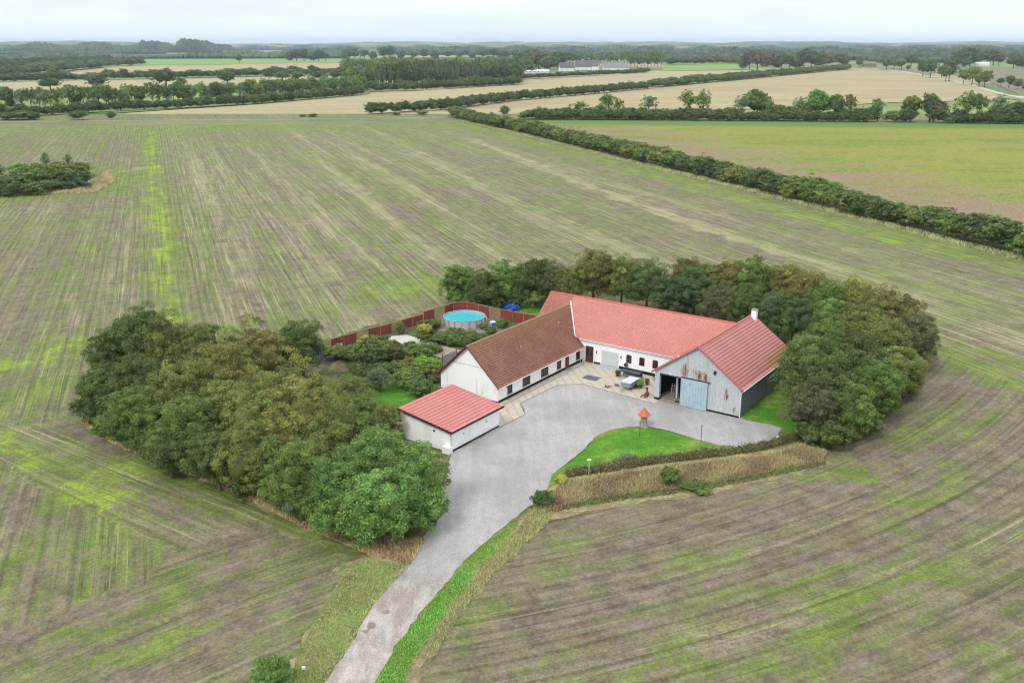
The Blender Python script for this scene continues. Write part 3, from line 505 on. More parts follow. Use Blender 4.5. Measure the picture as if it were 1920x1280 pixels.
# --- big barn
BO = bld('machine_barn', 108.7, -46.9, 'tall barn with red metal roof, rusty pale blue gable and open sliding door', 'barn')
bh, BL, BE, BR = 6.1, 18.4, 3.95, 8.6; brun = 6.5; bsl = (BR - BE) / brun; zc = lambda x: BR - abs(x) * bsl - .15
def rust_mat():
    b = NB('rusty_blue_cladding'); p = b.obj(); st = b.scale(p, (2.2, 2.2, .4)); n1 = b.noise(st, 1, 6, .75, 3); n2 = b.noise(p, 5, 3, .6, 7); n3 = b.noise(b.scale(p, (6, 6, .5)), 1, 2, .5, 1)
    s = b.n('ShaderNodeSeparateXYZ'); b.put(s.inputs[0], p)
    def blob(x, z, rx, rz, k):
        dx = b.math('DIVIDE', b.math('SUBTRACT', s.outputs[0], x), rx); dz = b.math('DIVIDE', b.math('SUBTRACT', s.outputs[2], z), rz)
        r = b.math('ADD', b.math('MULTIPLY', dx, dx), b.math('MULTIPLY', dz, dz)); return b.math('MULTIPLY', b.ss(r, 0, 1, 1, 0), k)
    w = b.math('ADD', blob(-1.8, 5.1, .9, 1.5, .36), blob(.7, 4.6, 1.5, 1.2, .34)); w = b.math('ADD', w, blob(4.1, 2.9, .5, 1.3, .34)); w = b.math('ADD', w, blob(5.6, .8, .7, 1.2, .28)); w = b.math('ADD', w, blob(2.6, 1.2, 1.0, 1.6, .18)); w = b.math('ADD', w, blob(-.4, 5.3, .5, 1.0, .2))
    f = b.math('ADD', w, b.math('MULTIPLY_ADD', b.math('SUBTRACT', b.noise(b.scale(p, (5, 5, .6)), 1, 4, .7, 33), .5), .5, n1))
    c = b.mix(b.ss(n3, .35, .65), srgb(206, 216, 222), srgb(220, 224, 228)); c = b.mix(b.ss(n1, .52, .66, 0, .6), c, srgb(214, 208, 198))
    c = b.mix(b.ss(f, .66, .78, 0, .6), c, srgb(182, 156, 142)); c = b.mix(b.ss(b.math('MULTIPLY_ADD', n2, .3, f), .92, 1.04), c, srgb(142, 86, 66)); b.col(b.val(c, b.ss(n2, .3, .7, .9, 1.08))); b.b.inputs['Roughness'].default_value = .6; return b.m
rust = rust_mat(); m = MB(); y0, y1 = 0, .06
def wallpoly(mb, pts, ya, yb):
    n = len(pts); mb.add([(x, ya, z) for x, z in pts] + [(x, yb, z) for x, z in pts], [tuple(range(n)), tuple(range(2 * n - 1, n - 1, -1))] + [(i, i + n, (i + 1) % n + n, (i + 1) % n) for i in range(n)])
wallpoly(m, [(-bh, .35), (-5.4, .35), (-5.4, 3.8), (-bh, 3.8)], 0, .5); wallpoly(m, [(-bh, 3.802), (bh, 3.802), (bh, zc(bh)), (0, zc(0)), (-bh, zc(bh))], 0, .06); wallpoly(m, [(1.3, .3), (bh, .3), (bh, 3.8), (1.3, 3.8)], 0, .06)
for x in np.arange(-5.95, 6.05, .36):
    zb = 3.85 if -5.4 < x < 1.3 else .3
    m.box(x - .02, x + .02, -.035, -.001, zb, zc(x) - .03)
m.build('front_wall', rust, BO)
m = MB(); m.box(1.3, bh, .0, .055, .06, .298); m.box(-bh - .03, -5.38, -.03, .52, 0, .345); m.build('plinth', black, BO)
dm = simple('weathered_blue_cladding', srgb(188, 214, 226), .5, var=.12, sc=1.5); m = MB(); m.box(-2.15, 1.65, -.30, -.24, .10, 3.95)
for x in np.arange(-2.05, 1.65, .405): m.box(x - .028, x + .028, -.34, -.302, .1, 3.95)
sdr = m.build('sliding_door', dm, BO); m = MB(); m.box(-2.2, 1.9, -.26, -.03, 3.97, 4.06); m.build('rail', darkm, sdr)
m = MB(); m.box(-5.4, -2.2, -.05, -.003, 3.74, 3.9); m.build('lintel', darkm, BO)
m = MB()
for x, z0_, z1_, w in ((-1.55, 5.1, 7.0, .28), (1.15, 5.1, 6.7, .25), (-.5, 4.5, 5.2, .2)): m.box(x, x + w, -.055, -.037, z0_, z1_)
m.build('patch_board', simple('bare_board', srgb(206, 202, 192), .8, var=.2, sc=4), BO)
m = MB(); m.box(2.3, 2.62, -.22, -.037, 5.3, 5.75); m.build('flood_lamp', darkm, BO); m = MB(); m.box(-3.9, -3.6, -.2, -.037, 4.0, 4.2); m.build('door_lamp', trimw, BO)
bb = NB('weathered_boards'); p_ = bb.obj(); q_ = bb.noise(bb.scale(p_, (1, 5, .35)), 1, 5, .7); bb.col(bb.mix(bb.ss(q_, .3, .7), srgb(100, 106, 118), srgb(160, 160, 164))); dbm = bb.m
m = MB(); m.box(bh - .08, bh, .06, BL, .1, zc(bh)); m.box(bh - .1, bh + .02, .06, BL, 0, .1)
for y in np.arange(.3, BL, .42): m.box(bh + .001, bh + .025, y - .02, y + .02, .12, zc(bh) - .05)
m.box(bh + .001, bh + .03, .2, BL - 1.0, 1.85, 1.95); m.build('side_wall', dbm, BO)
m = MB(); m.box(bh + .03, bh + .07, 14.5, 17.0, .1, 3.3); d2_ = m.build('side_door', trimw, BO); m = MB(); m.box(bh + .075, bh + .1, 16.0, 16.3, 1.0, 1.4); m.build('hatch', darkm, d2_)
m = MB(); m.box(-bh, -bh + .08, .5, 8.2, 0, zc(bh)); m.build('side_wall', black, BO); wallpolyB = MB(); wallpoly(wallpolyB, [(-bh + .08, 0), (bh - .08, 0), (bh - .08, zc(bh)), (0, zc(0)), (-bh + .08, zc(bh))], BL - .08, BL); wallpolyB.build('rear_wall', dbm, BO)  # left inner wall coloured black to stand in for the dim interior
m = MB(); m.box(-bh + .1, bh - .1, .07, BL - .1, .03, .075); m.box(-5.4, 1.3, -.35, .068, .0, .068); m.build('floor', concrete, BO)
red_t = roof_mat('red_metal_roof', srgb(222, 150, 142), srgb(212, 139, 132), None, dirt_shade=.82, gloss=.45)
def lichen():
    nt = NB('red_roof_lichen'); b = nt; p = b.obj(); rs = b.attr('rs', 'Vector'); s = b.n('ShaderNodeSeparateXYZ'); b.put(s.inputs[0], rs)
    n1 = b.noise(p, .4, 5, .65, 2); n3 = b.noise(p, 3, 4, .7, 8); c = b.mix(b.ss(n1, .35, .65), srgb(222, 150, 142), srgb(212, 139, 132))
    f = b.math('ADD', b.ss(s.outputs[1], 0, 3.4, 1, 0), b.math('MULTIPLY', b.ss(s.outputs[0], 2, 15, -.6, .35), 1.)); f = b.math('MULTIPLY_ADD', b.math('SUBTRACT', n3, .5), 1.0, f)
    c = b.mix(b.ss(f, .55, 1.2, 0, .75), c, srgb(184, 140, 82)); b.col(b.val(c, b.math('MULTIPLY', b.ss(s.outputs[2], .84, .98, 1, .84), b.ss(n3, .3, .7, .93, 1.06)))); b.b.inputs['Roughness'].default_value = .45; return b.m  # course overlaps darkened in the colour to imitate step shade
Wb = math.hypot(brun, BR - BE)
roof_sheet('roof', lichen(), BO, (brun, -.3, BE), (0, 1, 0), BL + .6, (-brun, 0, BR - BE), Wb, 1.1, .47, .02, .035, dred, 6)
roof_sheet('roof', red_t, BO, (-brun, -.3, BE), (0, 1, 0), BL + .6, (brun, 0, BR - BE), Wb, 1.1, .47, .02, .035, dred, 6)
m = MB(); m.tube([(0, -.33, BR + .03), (0, BL + .33, BR + .03)], .16, 8); bar(m, (-brun - .05, -.34, BE), (0, -.34, BR + .02), .05, .24); bar(m, (0, -.34, BR + .02), (brun + .05, -.34, BE), .05, .24); m.build('roof_trim', simple('pink_trim', srgb(216, 120, 118), .5), BO)
m = MB(); m.tube([(brun + .08, -.3, BE - .05), (brun + .08, BL, BE - .05)], .07, 6); m.tube([(brun + .05, -.15, BE - .1), (bh + .08, -.1, BE - .45), (bh + .08, -.1, 0)], .055, 6); m.tube([(brun + .05, BL - .3, BE - .1), (bh + .12, BL - .3, BE - .45), (bh + .12, BL - .3, 0)], .055, 6); m.build('gutter', trimw, BO)
m = MB(); m.box(.15, .85, BL - .9, BL - .2, BR - .9, BR + .95); ch = m.build('chimney', white, BO); m = MB(); m.box(.1, .9, BL - .95, BL - .15, BR + .951, BR + 1.05); m.tube([(.5, BL - .55, BR + 1.05), (.5, BL - .55, BR + 1.25)], .12, 8); m.build('chimney_cap', concrete, ch)
# --- flat shed by the house gable
SO = bld('garage_shed', 83.8, -68.3, 'low white shed with pink-red ribbed single-slope roof in front of the house gable', 'shed')
m = MB(); sx0, sx1, sy0, sy1 = -3.6, 3.75, -4.8, 4.85; zt = lambda x: 2.72 - (x - 3.75) * .14
m.add([(sx0, sy0, 0), (sx1, sy0, 0), (sx1, sy1, 0), (sx0, sy1, 0), (sx0, sy0, zt(sx0)), (sx1, sy0, zt(sx1)), (sx1, sy1, zt(sx1)), (sx0, sy1, zt(sx0))], [(0, 1, 5, 4), (1, 2, 6, 5), (2, 3, 7, 6), (3, 0, 4, 7), (4, 5, 6, 7)]); m.build('wall', white, SO)
m = MB(); m.box(sx1 + .001, sx1 + .04, sy0 - .02, sy1, 0, .22); m.build('plinth', black, SO)
shed_t = roof_mat('shed_metal_roof', srgb(228, 146, 140), srgb(218, 136, 130), None, dirt_shade=.62, gloss=.45); rx = 8.4
roof_sheet('roof', shed_t, SO, (4.25, -5.2, zt(4.25) + .14), (0, 1, 0), 10.4, (-1, 0, .14), rx * 1.01, 1.0, .6, .012, .07, dbrown, 4)
m = MB(); m.box(4.26, 4.3, -5.25, 5.25, zt(4.25) - .06, zt(4.25) + .16); bar(m, (4.3, -5.24, zt(4.3) + .04), (-4.2, -5.24, zt(-4.2) + .04), .04, .26); m.build('fascia', dbrown, SO)
m = MB(); [m.box(3.76, 4.24, y - .05, y + .05, zt(4.1) - .1, zt(4.1) + .04) for y in np.arange(-4.4, 5, 1.55)]; m.build('rafter_end', dbrown, SO)
m = MB(); m.tube([(3.85, -4.9, zt(3.8)), (3.85, -4.9, 0)], .05); m.build('downpipe', simple('grey_pipe', srgb(130, 134, 138), .5), SO)
for y in (-2.4, 2.2): m = MB(); m.box(3.751, 3.8, y - .12, y + .12, 1.55, 1.72); m.build('wall_vent', steel, SO)
m = MB(); m.box(1.1, 1.35, -4.88, -4.801, 2.1, 2.28); m.build('wall_vent', darkm, SO)
m = MB(); m.box(2.9, 4.0, -5.5, -4.81, 0, .85); m.build('side_pier', white, SO)
# --- paving (a herringbone of pale concrete blocks) and mat
def paver():
    b = NB('block_paving'); p = b.pos(); q = b.scale(p, (1, 1, 1), R_(-12)); s = b.n('ShaderNodeSeparateXYZ'); b.put(s.inputs[0], q)
    l1 = b.ss(b.math('SINE', b.math('MULTIPLY', s.outputs[0], 2 * math.pi / 1.15)), .3, .9); l2 = b.ss(b.math('SINE', b.math('MULTIPLY', s.outputs[1], 2 * math.pi / 2.3)), .75, .98)
    n1 = b.noise(p, .5, 5, .7, 3); n2 = b.noise(p, 5, 3, .7)
    c = b.mix(b.math('MAXIMUM', b.math('MULTIPLY', l1, .55), b.math('MULTIPLY', l2, .3)), srgb(216, 204, 188), srgb(184, 175, 164)); c = b.mix(b.ss(n1, .55, .72, 0, .5), c, srgb(174, 160, 142)); b.col(b.val(c, b.ss(n2, .3, .7, .9, 1.08)))
    b.bump(n2, .3, .02); return b.m
sheet('paving', GG([(930, 806), (985, 777), (975, 757), (1045, 722), (1090, 720), (1150, 736), (1228, 759), (1238, 745), (1222, 702), (1160, 684), (1096, 676), (1000, 715), (928, 752)]), .052, paver())
sheet('kerb', strip(GG([(931, 804), (985, 777), (975, 757), (1045, 722), (1090, 720), (1150, 736), (1228, 758)]), .18), .057, simple('kerb_stone', srgb(150, 142, 132), .9))
sheet('slab_strip', strip([AB(94.9, -68.3)[:2], AB(116.0, -68.3)[:2]], .35), .058, simple('edge_slab', srgb(170, 166, 164), .9))
m = MB(); x, y, _ = G(1109, 709); M_ = Matrix.Translation((x, y, .06)) @ Matrix.Rotation(-AR, 4, 'Z'); m.box(-1.15, 1.15, -.85, .85, 0, .025, M_); tag(m.build('door_mat', simple('rubber_mat', srgb(112, 112, 116), .9, var=.2)), 'flat grey rectangular mat lying on the pale block paving', 'mat')
# ------------------------------------------------------------------ vegetation
def leaf_mat(name='leaves', lo=.50, hi=1.55):
    b = NB(name); oi = b.n('ShaderNodeObjectInfo'); t = b.attr('tint'); c = oi.outputs['Color']
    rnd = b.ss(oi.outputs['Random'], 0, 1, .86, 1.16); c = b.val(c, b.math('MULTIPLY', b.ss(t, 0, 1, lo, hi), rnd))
    hs = b.n('ShaderNodeHueSaturation'); b.put(hs.inputs['Color'], c); b.put(hs.inputs['Hue'], b.ss(b.attr('hue'), 0, 1, .483, .515)); b.col(hs.outputs[0])
    b.b.inputs['Roughness'].default_value = .55; b.b.inputs['Specular IOR Level'].default_value = .35
    tr = b.n('ShaderNodeBsdfTranslucent'); b.put(tr.inputs[0], hs.outputs[0]); ms = b.n('ShaderNodeMixShader'); ms.inputs[0].default_value = .22
    out = b.nt.nodes['Material Output']; b.nt.links.new(b.b.outputs[0], ms.inputs[1]); b.nt.links.new(tr.outputs[0], ms.inputs[2]); b.nt.links.new(ms.outputs[0], out.inputs['Surface']); return b.m
LEAF = leaf_mat(); BARK = simple('bark', srgb(112, 100, 86), .95, var=.3, sc=4)
def unit(n, rs):
    v = rs.normal(size=(n, 3)); return v / np.linalg.norm(v, axis=1, keepdims=True)
def leaves(C, Nn, size, rs, asp=.6):
    n = len(C); t = np.cross(Nn, unit(n, rs)); t /= np.linalg.norm(t, axis=1, keepdims=True) + 1e-9; b = np.cross(Nn, t); s = size * rs.uniform(.45, 1.5, (n, 1)); t = t * s; b = b * s * asp
    q = np.stack([C - t * .5 - b * .15, C - b * .5, C + t * .55 + b * .1, C + b * .5], 1)
    return q.reshape(-1, 3), np.arange(4 * n).reshape(-1, 4)
def blob(c, r, rs, nu=10, nv=7, j=.18):
    u = np.linspace(0, 2 * np.pi, nu, endpoint=False); v = np.linspace(0.02, np.pi - .02, nv); U, Vv = np.meshgrid(u, v); k = 1 + rs.uniform(-j, j, U.shape)
    P = np.stack([np.cos(U) * np.sin(Vv) * k, np.sin(U) * np.sin(Vv) * k, np.cos(Vv) * k], -1).reshape(-1, 3) * np.array(r) + np.array(c)
    i = np.arange(nu * nv).reshape(nv, nu); F = np.stack([i[1:, :], np.roll(i, -1, 1)[1:, :], np.roll(i, -1, 1)[:-1, :], i[:-1, :]], -1).reshape(-1, 4); return P, F
def crown(name, seed, R, c, lobes=9, clumps=110, per=110, leaf=.34, open_=0., cr=.24, low=-.75, core=.74):
    """R=(rx,ry,rz) half sizes, c = centre height; big lobes carry clumps that carry leaf-sized faces"""
    rs = np.random.RandomState(seed); R = np.array(R); LD = unit(lobes, rs); LD[:, 2] = np.abs(LD[:, 2]) * .9 - .15
    LC = LD * R * rs.uniform(.30, .58, (lobes, 1)); LR = rs.uniform(.36, .62, lobes)
    V, F, T, Hh, n0 = [], [], [], [], 0
    ltint = rs.uniform(.25, .75, lobes); lhue = rs.uniform(.2, .8, lobes)
    for k in range(clumps):
        l = k % lobes; d = unit(1, rs)[0]
        if d[2] < low: d[2] = -d[2] * .5
        d = d / np.linalg.norm(d); P = LC[l] + d * LR[l] * R * rs.uniform(.80, 1.17)
        if P[2] < -R[2] * .98: continue
        r = cr * R.mean() * rs.uniform(.6, 1.35); n = int(per * rs.uniform(.6, 1.3)); dd = unit(n, rs) + d * .55 + np.array([0, 0, .3]); dd /= np.linalg.norm(dd, axis=1, keepdims=True)
        C = P + dd * r * rs.uniform(.55, 1.12, (n, 1)) * np.array([1, 1, .75]); Nn = dd + unit(n, rs) * .75; Nn /= np.linalg.norm(Nn, axis=1, keepdims=True)
        v, f = leaves(C, Nn, leaf, rs); V.append(v); F.append(f + n0); n0 += len(v); tt = np.clip(ltint[l] * .6 + .2 + rs.uniform(-.2, .2) + rs.uniform(-.17, .17, n), 0, 1); T.append(tt); Hh.append(np.clip(lhue[l] + rs.uniform(-.2, .2) + rs.uniform(-.12, .12, n), 0, 1))
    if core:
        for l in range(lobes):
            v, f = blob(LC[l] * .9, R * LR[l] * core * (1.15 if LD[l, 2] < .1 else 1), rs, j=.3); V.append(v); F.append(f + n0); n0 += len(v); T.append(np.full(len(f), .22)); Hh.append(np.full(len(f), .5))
    V = np.vstack(V) + np.array([0, 0, c])
    V[:, 2] = np.maximum(V[:, 2], .03)
    return mesh_np(name, V, np.vstack(F), {'tint': ('FACE', np.concatenate(T)), 'hue': ('FACE', np.concatenate(Hh))}, [LEAF])
def trunk(name, h, r, seed, limbs=6, spread=2.5, start=.35):
    rs = random.Random(seed); m = MB(); top = Vector((rs.uniform(-.3, .3), rs.uniform(-.3, .3), h * .8)); m.tube([(0, 0, -.05), (0.03, 0, h * .15), top * .5, top], [r * 1.3, r, r * .75, r * .2], 7)
    for k in range(limbs):
        a = 2 * math.pi * k / limbs + rs.uniform(-.4, .4); z = h * (start + .35 * k / limbs); e = spread * rs.uniform(.6, 1)
        m.tube([(0, 0, z), (math.cos(a) * e * .5, math.sin(a) * e * .5, z + h * .12), (math.cos(a) * e, math.sin(a) * e, z + h * .28)], [r * .45, r * .3, r * .08], 5)
    return m.mesh(name, BARK)
def join_mesh(name, ca, tr):      # a far tree: crown and trunk in one mesh
    V = []; F = []; mi = []; n = len(ca.vertices); a = np.zeros(n * 3, np.float32); ca.vertices.foreach_get('co', a); li = np.zeros(len(ca.loops), np.int32); ca.loops.foreach_get('vertex_index', li)
    t = np.zeros(len(ca.polygons), np.float32); ca.attributes['tint'].data.foreach_get('value', t); h = np.zeros(len(ca.polygons), np.float32); ca.attributes['hue'].data.foreach_get('value', h)
    fv = li.reshape(-1, 4); tv = np.array([tuple(v.co) for v in tr.vertices]); tf = np.array([tuple(p.vertices) for p in tr.polygons if len(p.vertices) == 4]) + n
    return mesh_np(name, np.vstack([a.reshape(-1, 3), tv]), np.vstack([fv, tf]), {'tint': ('FACE', np.concatenate([t, np.full(len(tf), .5)])), 'hue': ('FACE', np.concatenate([h, np.full(len(tf), .5)]))}, [LEAF, BARK], np.concatenate([np.zeros(len(fv)), np.ones(len(tf))]))
# masters, all unit-ish: height 10, radius 4 for trees; height 3, radius 2 for shrubs
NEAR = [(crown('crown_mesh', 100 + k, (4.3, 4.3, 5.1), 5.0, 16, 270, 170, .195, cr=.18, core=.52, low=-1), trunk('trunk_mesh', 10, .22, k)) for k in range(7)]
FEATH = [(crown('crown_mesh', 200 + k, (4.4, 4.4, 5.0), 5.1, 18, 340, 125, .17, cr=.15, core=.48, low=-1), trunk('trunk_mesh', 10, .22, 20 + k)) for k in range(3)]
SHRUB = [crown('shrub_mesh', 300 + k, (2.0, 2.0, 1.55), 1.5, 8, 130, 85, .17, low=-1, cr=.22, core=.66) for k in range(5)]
FART = [join_mesh('far_tree_mesh', crown('c', 400 + k, (4.2, 4.2, 4.7), 5.4, 9, 100, 34, .55, cr=.22, core=.7), trunk('t', 10, .25, 40 + k)) for k in range(5)]
FARB = [crown('far_bush_mesh', 500 + k, (4.0, 4.0, 5.0), 4.1, 11, 150, 30, .50, cr=.22, core=.66, low=-1) for k in range(6)]
LOOSE = [join_mesh('loose_tree_mesh', crown('c', 600 + k, (3.9, 3.9, 4.6), 5.4, 10, 80, 26, .5, cr=.2, core=0), trunk('t', 10, .22, 60 + k, 8, 2.8)) for k in range(4)]
POPL = [join_mesh('poplar_mesh', crown('c', 700 + k, (2.9, 2.9, 4.95), 5.0, 9, 100, 28, .5, cr=.22, core=.68), trunk('t', 10, .2, 70 + k)) for k in range(3)]
def conifer(name, seed):
    rs = np.random.RandomState(seed); V, F, T, n0 = [], [], [], 0
    for z in np.linspace(1.0, 9.8, 26):
        r = 2.3 * (1 - (z - 1) / 9.2) ** .8 + .12; n = int(20 + 26 * r); a = rs.uniform(0, 2 * np.pi, n); q = r * rs.uniform(.5, 1.1, n); C = np.stack([np.cos(a) * q, np.sin(a) * q, z - q * .35 + rs.uniform(-.2, .2, n)], 1)
        Nn = np.stack([np.cos(a) * .6, np.sin(a) * .6, np.full(n, .9)], 1) + unit(n, rs) * .5; Nn /= np.linalg.norm(Nn, axis=1, keepdims=True); v, f = leaves(C, Nn, .75, rs, .45); V.append(v); F.append(f + n0); n0 += len(v); T.append(rs.uniform(.2, .7, n))
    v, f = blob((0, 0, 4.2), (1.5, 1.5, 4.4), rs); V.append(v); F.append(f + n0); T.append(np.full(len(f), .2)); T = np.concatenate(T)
    return mesh_np(name, np.vstack(V), np.vstack(F), {'tint': ('FACE', T), 'hue': ('FACE', np.full(len(T), .5))}, [LEAF])
CONI = [conifer('conifer_mesh', 800 + k) for k in range(2)]
KC = {'dark': (92, 108, 58), 'green': (104, 127, 62), 'bright': (106, 138, 70), 'olive': (116, 127, 66), 'yellow': (138, 138, 72), 'brown': (126, 122, 70), 'blue': (84, 104, 66), 'grey': (112, 132, 96), 'lime': (120, 166, 62), 'gold': (184, 178, 84), 'copper': (106, 98, 74), 'teal': (88, 112, 62), 'purple': (100, 104, 70)}
KC = {k: srgb(*v, 1.1) for k, v in KC.items()}
ADJ = {'dark': 'dark green', 'green': 'mid green', 'bright': 'fresh bright green', 'olive': 'olive green', 'yellow': 'yellowing olive', 'brown': 'brownish autumn-tinged', 'blue': 'bluish dark green', 'grey': 'grey-green', 'lime': 'lime green', 'gold': 'golden yellow', 'copper': 'coppery purple', 'teal': 'deep blue-green', 'purple': 'dull purplish green'}
rt = random.Random(5)
def near_tree(x, y, h, r, kind, label, group, feath=False, name='tree'):
    cm, tm = rt.choice(FEATH if feath else NEAR); o = empty(name, (x, y, 0), rt.uniform(0, 6.28)); o.scale = (r / 4.6, r / 4.6, h / 10.3)
    c = link('crown', cm, o); t = link('trunk', tm, o); c.color = KC[kind]; tag(o, label, 'tree', group); return o
def shrub(x, y, h, r, kind, label, group=None, name='shrub', cat='shrub'):
    o = link(name, rt.choice(SHRUB)); o.location = (x, y, 0); o.rotation_euler = (0, 0, rt.uniform(0, 6.28)); o.scale = (r / 2, r / 2, h / 3); o.color = KC[kind]; return tag(o, label, cat, group)
def far(me_list, x, y, h, r, kind, label, group, name='tree', cat='tree', z=0):
    o = link(name, rt.choice(me_list)); o.location = (x, y, z); o.rotation_euler = (0, 0, rt.uniform(0, 6.28)); o.scale = (r / 4, r / 4 * rt.uniform(.85, 1.15), h / 10); o.color = tuple(KC[kind]); return tag(o, label, cat, group)
# each tree: photo pixel of its top, height, radius, kind, feathery
LEFT = [(199, 612, 9, 3.6, 'dark', 0), (257, 566, 12.5, 5.0, 'dark', 0), (310, 585, 11.5, 4.4, 'olive', 1), (359, 596, 11, 4.4, 'olive', 1), (193, 672, 8.5, 3.8, 'dark', 0), (255, 655, 10, 4.5, 'dark', 1), (398, 632, 11, 4.8, 'yellow', 1), (330, 668, 10.5, 4.6, 'olive', 1),
        (475, 600, 10, 4.6, 'brown', 1), (562, 590, 9.5, 4.4, 'dark', 0), (430, 622, 9, 4, 'olive', 1), (250, 720, 8, 4.2, 'green', 1), (345, 735, 9, 4.4, 'green', 1), (425, 700, 9.5, 4.4, 'olive', 1), (530, 668, 11.5, 5.2, 'yellow', 1), (470, 702, 10.5, 4.4, 'olive', 1), (598, 702, 9.5, 4.4, 'olive', 1),
        (548, 735, 10, 4.6, 'yellow', 1), (460, 785, 9, 4.2, 'olive', 1), (618, 755, 9.5, 4.2, 'olive', 1), (560, 815, 9, 4.2, 'green', 1), (668, 762, 8.5, 3.8, 'green', 1), (706, 800, 9.5, 4.9, 'bright', 0), (770, 828, 8.0, 4.2, 'bright', 0), (640, 852, 8.5, 4.2, 'bright', 0), (715, 872, 8.5, 4.5, 'bright', 0), (400, 800, 7.5, 3.6, 'dark', 1), (310, 795, 6.5, 3.4, 'dark', 0)]
LEFT.sort(key=lambda t: t[0])
for i, (px, py, h, r, k, fe) in enumerate(LEFT):
    x, y, _ = G(px, py, h); near_tree(x, y, h, r, k, f'{ADJ[k]} broadleaf tree, {ordw(i + 1)} from left in the belt left of the shed', 'trees in the belt left of the shed', fe)
FR = [(160, 742, 2.5, 1.9, 'dark'), (188, 750, 3.2, 2.2, 'teal'), (205, 778, 3, 2.2, 'green'), (240, 792, 3.5, 2.3, 'teal'), (283, 808, 3.8, 2.4, 'dark'), (300, 825, 3, 2.2, 'dark'), (342, 832, 3.6, 2.4, 'teal'), (378, 842, 3.8, 2.5, 'dark'), (415, 855, 3.6, 2.4, 'teal'), (455, 862, 4.2, 2.6, 'dark'), (490, 872, 4, 2.6, 'olive'), (528, 882, 4.2, 2.6, 'green'),
      (566, 895, 4.2, 2.7, 'grey'), (604, 912, 4.2, 2.7, 'green'), (640, 930, 4.2, 2.7, 'bright'), (676, 940, 4.5, 2.8, 'bright'), (716, 925, 5, 3, 'bright'), (755, 915, 5, 2.9, 'bright'), (790, 905, 5, 2.8, 'bright')]
for i, (px, py, h, r, k) in enumerate(FR):
    x, y, _ = G(px, py, h); shrub(x, y, h, r, k, f'{ADJ[k]} shrub, {ordw(i + 1)} from left along the left tree belt edge', 'shrubs along the left tree belt')
RIGHT = [(862, 496, 7.5, 3.4, 'green', 0), (905, 508, 7.5, 3.2, 'dark', 0), (945, 490, 8.5, 3.8, 'bright', 0), (1005, 482, 9, 3.9, 'dark', 0), (1045, 498, 8, 3.2, 'purple', 1), (975, 500, 7.5, 3.3, 'dark', 0), (1115, 468, 10.5, 4.8, 'brown', 0), (1075, 500, 8, 3.4, 'olive', 0), (1168, 482, 9.5, 4.2, 'olive', 0), (1216, 490, 9.5, 4.8, 'teal', 0), (1272, 514, 8.5, 4.2, 'blue', 0), (1305, 506, 8.5, 4.4, 'teal', 0), (1285, 483, 9.5, 3.6, 'brown', 0), (1325, 490, 9, 3.6, 'green', 0),
         (1368, 490, 9.5, 4, 'brown', 0), (1350, 530, 8, 3.4, 'purple', 0), (1418, 484, 10.5, 4.2, 'green', 0), (1405, 530, 8.5, 3.4, 'dark', 0), (1483, 490, 10.5, 4.8, 'yellow', 0), (1530, 512, 10, 4.4, 'brown', 0), (1458, 548, 8.5, 3.6, 'blue', 0), (1492, 556, 8.5, 3.6, 'teal', 0), (1562, 524, 10, 4.2, 'green', 0), (1604, 524, 10, 4.2, 'yellow', 0), (1570, 562, 9.5, 4.2, 'green', 0), (1622, 566, 10, 4.6, 'olive', 0),
         (1664, 542, 10, 4.2, 'brown', 0), (1700, 558, 9.5, 4.3, 'brown', 0), (1722, 588, 8.5, 3.6, 'purple', 0), (1666, 604, 10, 4.6, 'olive', 0), (1612, 626, 10, 4.6, 'dark', 0), (1530, 630, 11, 4.8, 'dark', 0), (1545, 600, 10, 4, 'green', 0), (1690, 650, 8, 3.8, 'olive', 0), (1650, 680, 8, 3.8, 'green', 0), (1560, 690, 8.5, 4.2, 'dark', 0), (1600, 720, 7, 3.6, 'green', 0), (1530, 720, 7, 3.4, 'purple', 0)]
RIGHT.sort(key=lambda t: t[0])
for i, (px, py, h, r, k, fe) in enumerate(RIGHT):
    x, y, _ = G(px, py, h); near_tree(x, y, h * 1.09, r * 1.04, k, f'{ADJ[k]} broadleaf tree, {ordw(i + 1)} from left in the belt behind the buildings', 'trees in the belt behind the buildings', fe)
for i, (px, py, h, r, k) in enumerate([(1570, 790, 3.5, 2.4, 'dark'), (1620, 765, 3.8, 2.5, 'dark'), (1660, 730, 3.6, 2.4, 'green'), (1700, 700, 3.4, 2.2, 'olive'), (1725, 660, 3.2, 2.2, 'brown'), (1520, 790, 3, 2.0, 'dark')]):
    x, y, _ = G(px, py, h); shrub(x, y, h, r, k, f'{ADJ[k]} shrub at the foot of the right belt, {ordw(i + 1)} in line', 'shrubs at the foot of the right belt')
for i, (px, py, h, r, k) in enumerate([(858, 540, 3.4, 2.4, 'green'), (885, 545, 3.2, 2.4, 'dark'), (915, 546, 3.4, 2.5, 'green'), (945, 545, 3.2, 2.3, 'dark'), (975, 542, 3.6, 2.6, 'dark'), (1005, 540, 3.6, 2.5, 'olive'), (1030, 536, 3.4, 2.4, 'dark')]):
    x, y, _ = G(px, py, h); shrub(x, y, h, r, k, f'{ADJ[k]} shrub under the trees behind the pool, {ordw(i + 1)} from left', 'shrubs under the trees behind the pool')
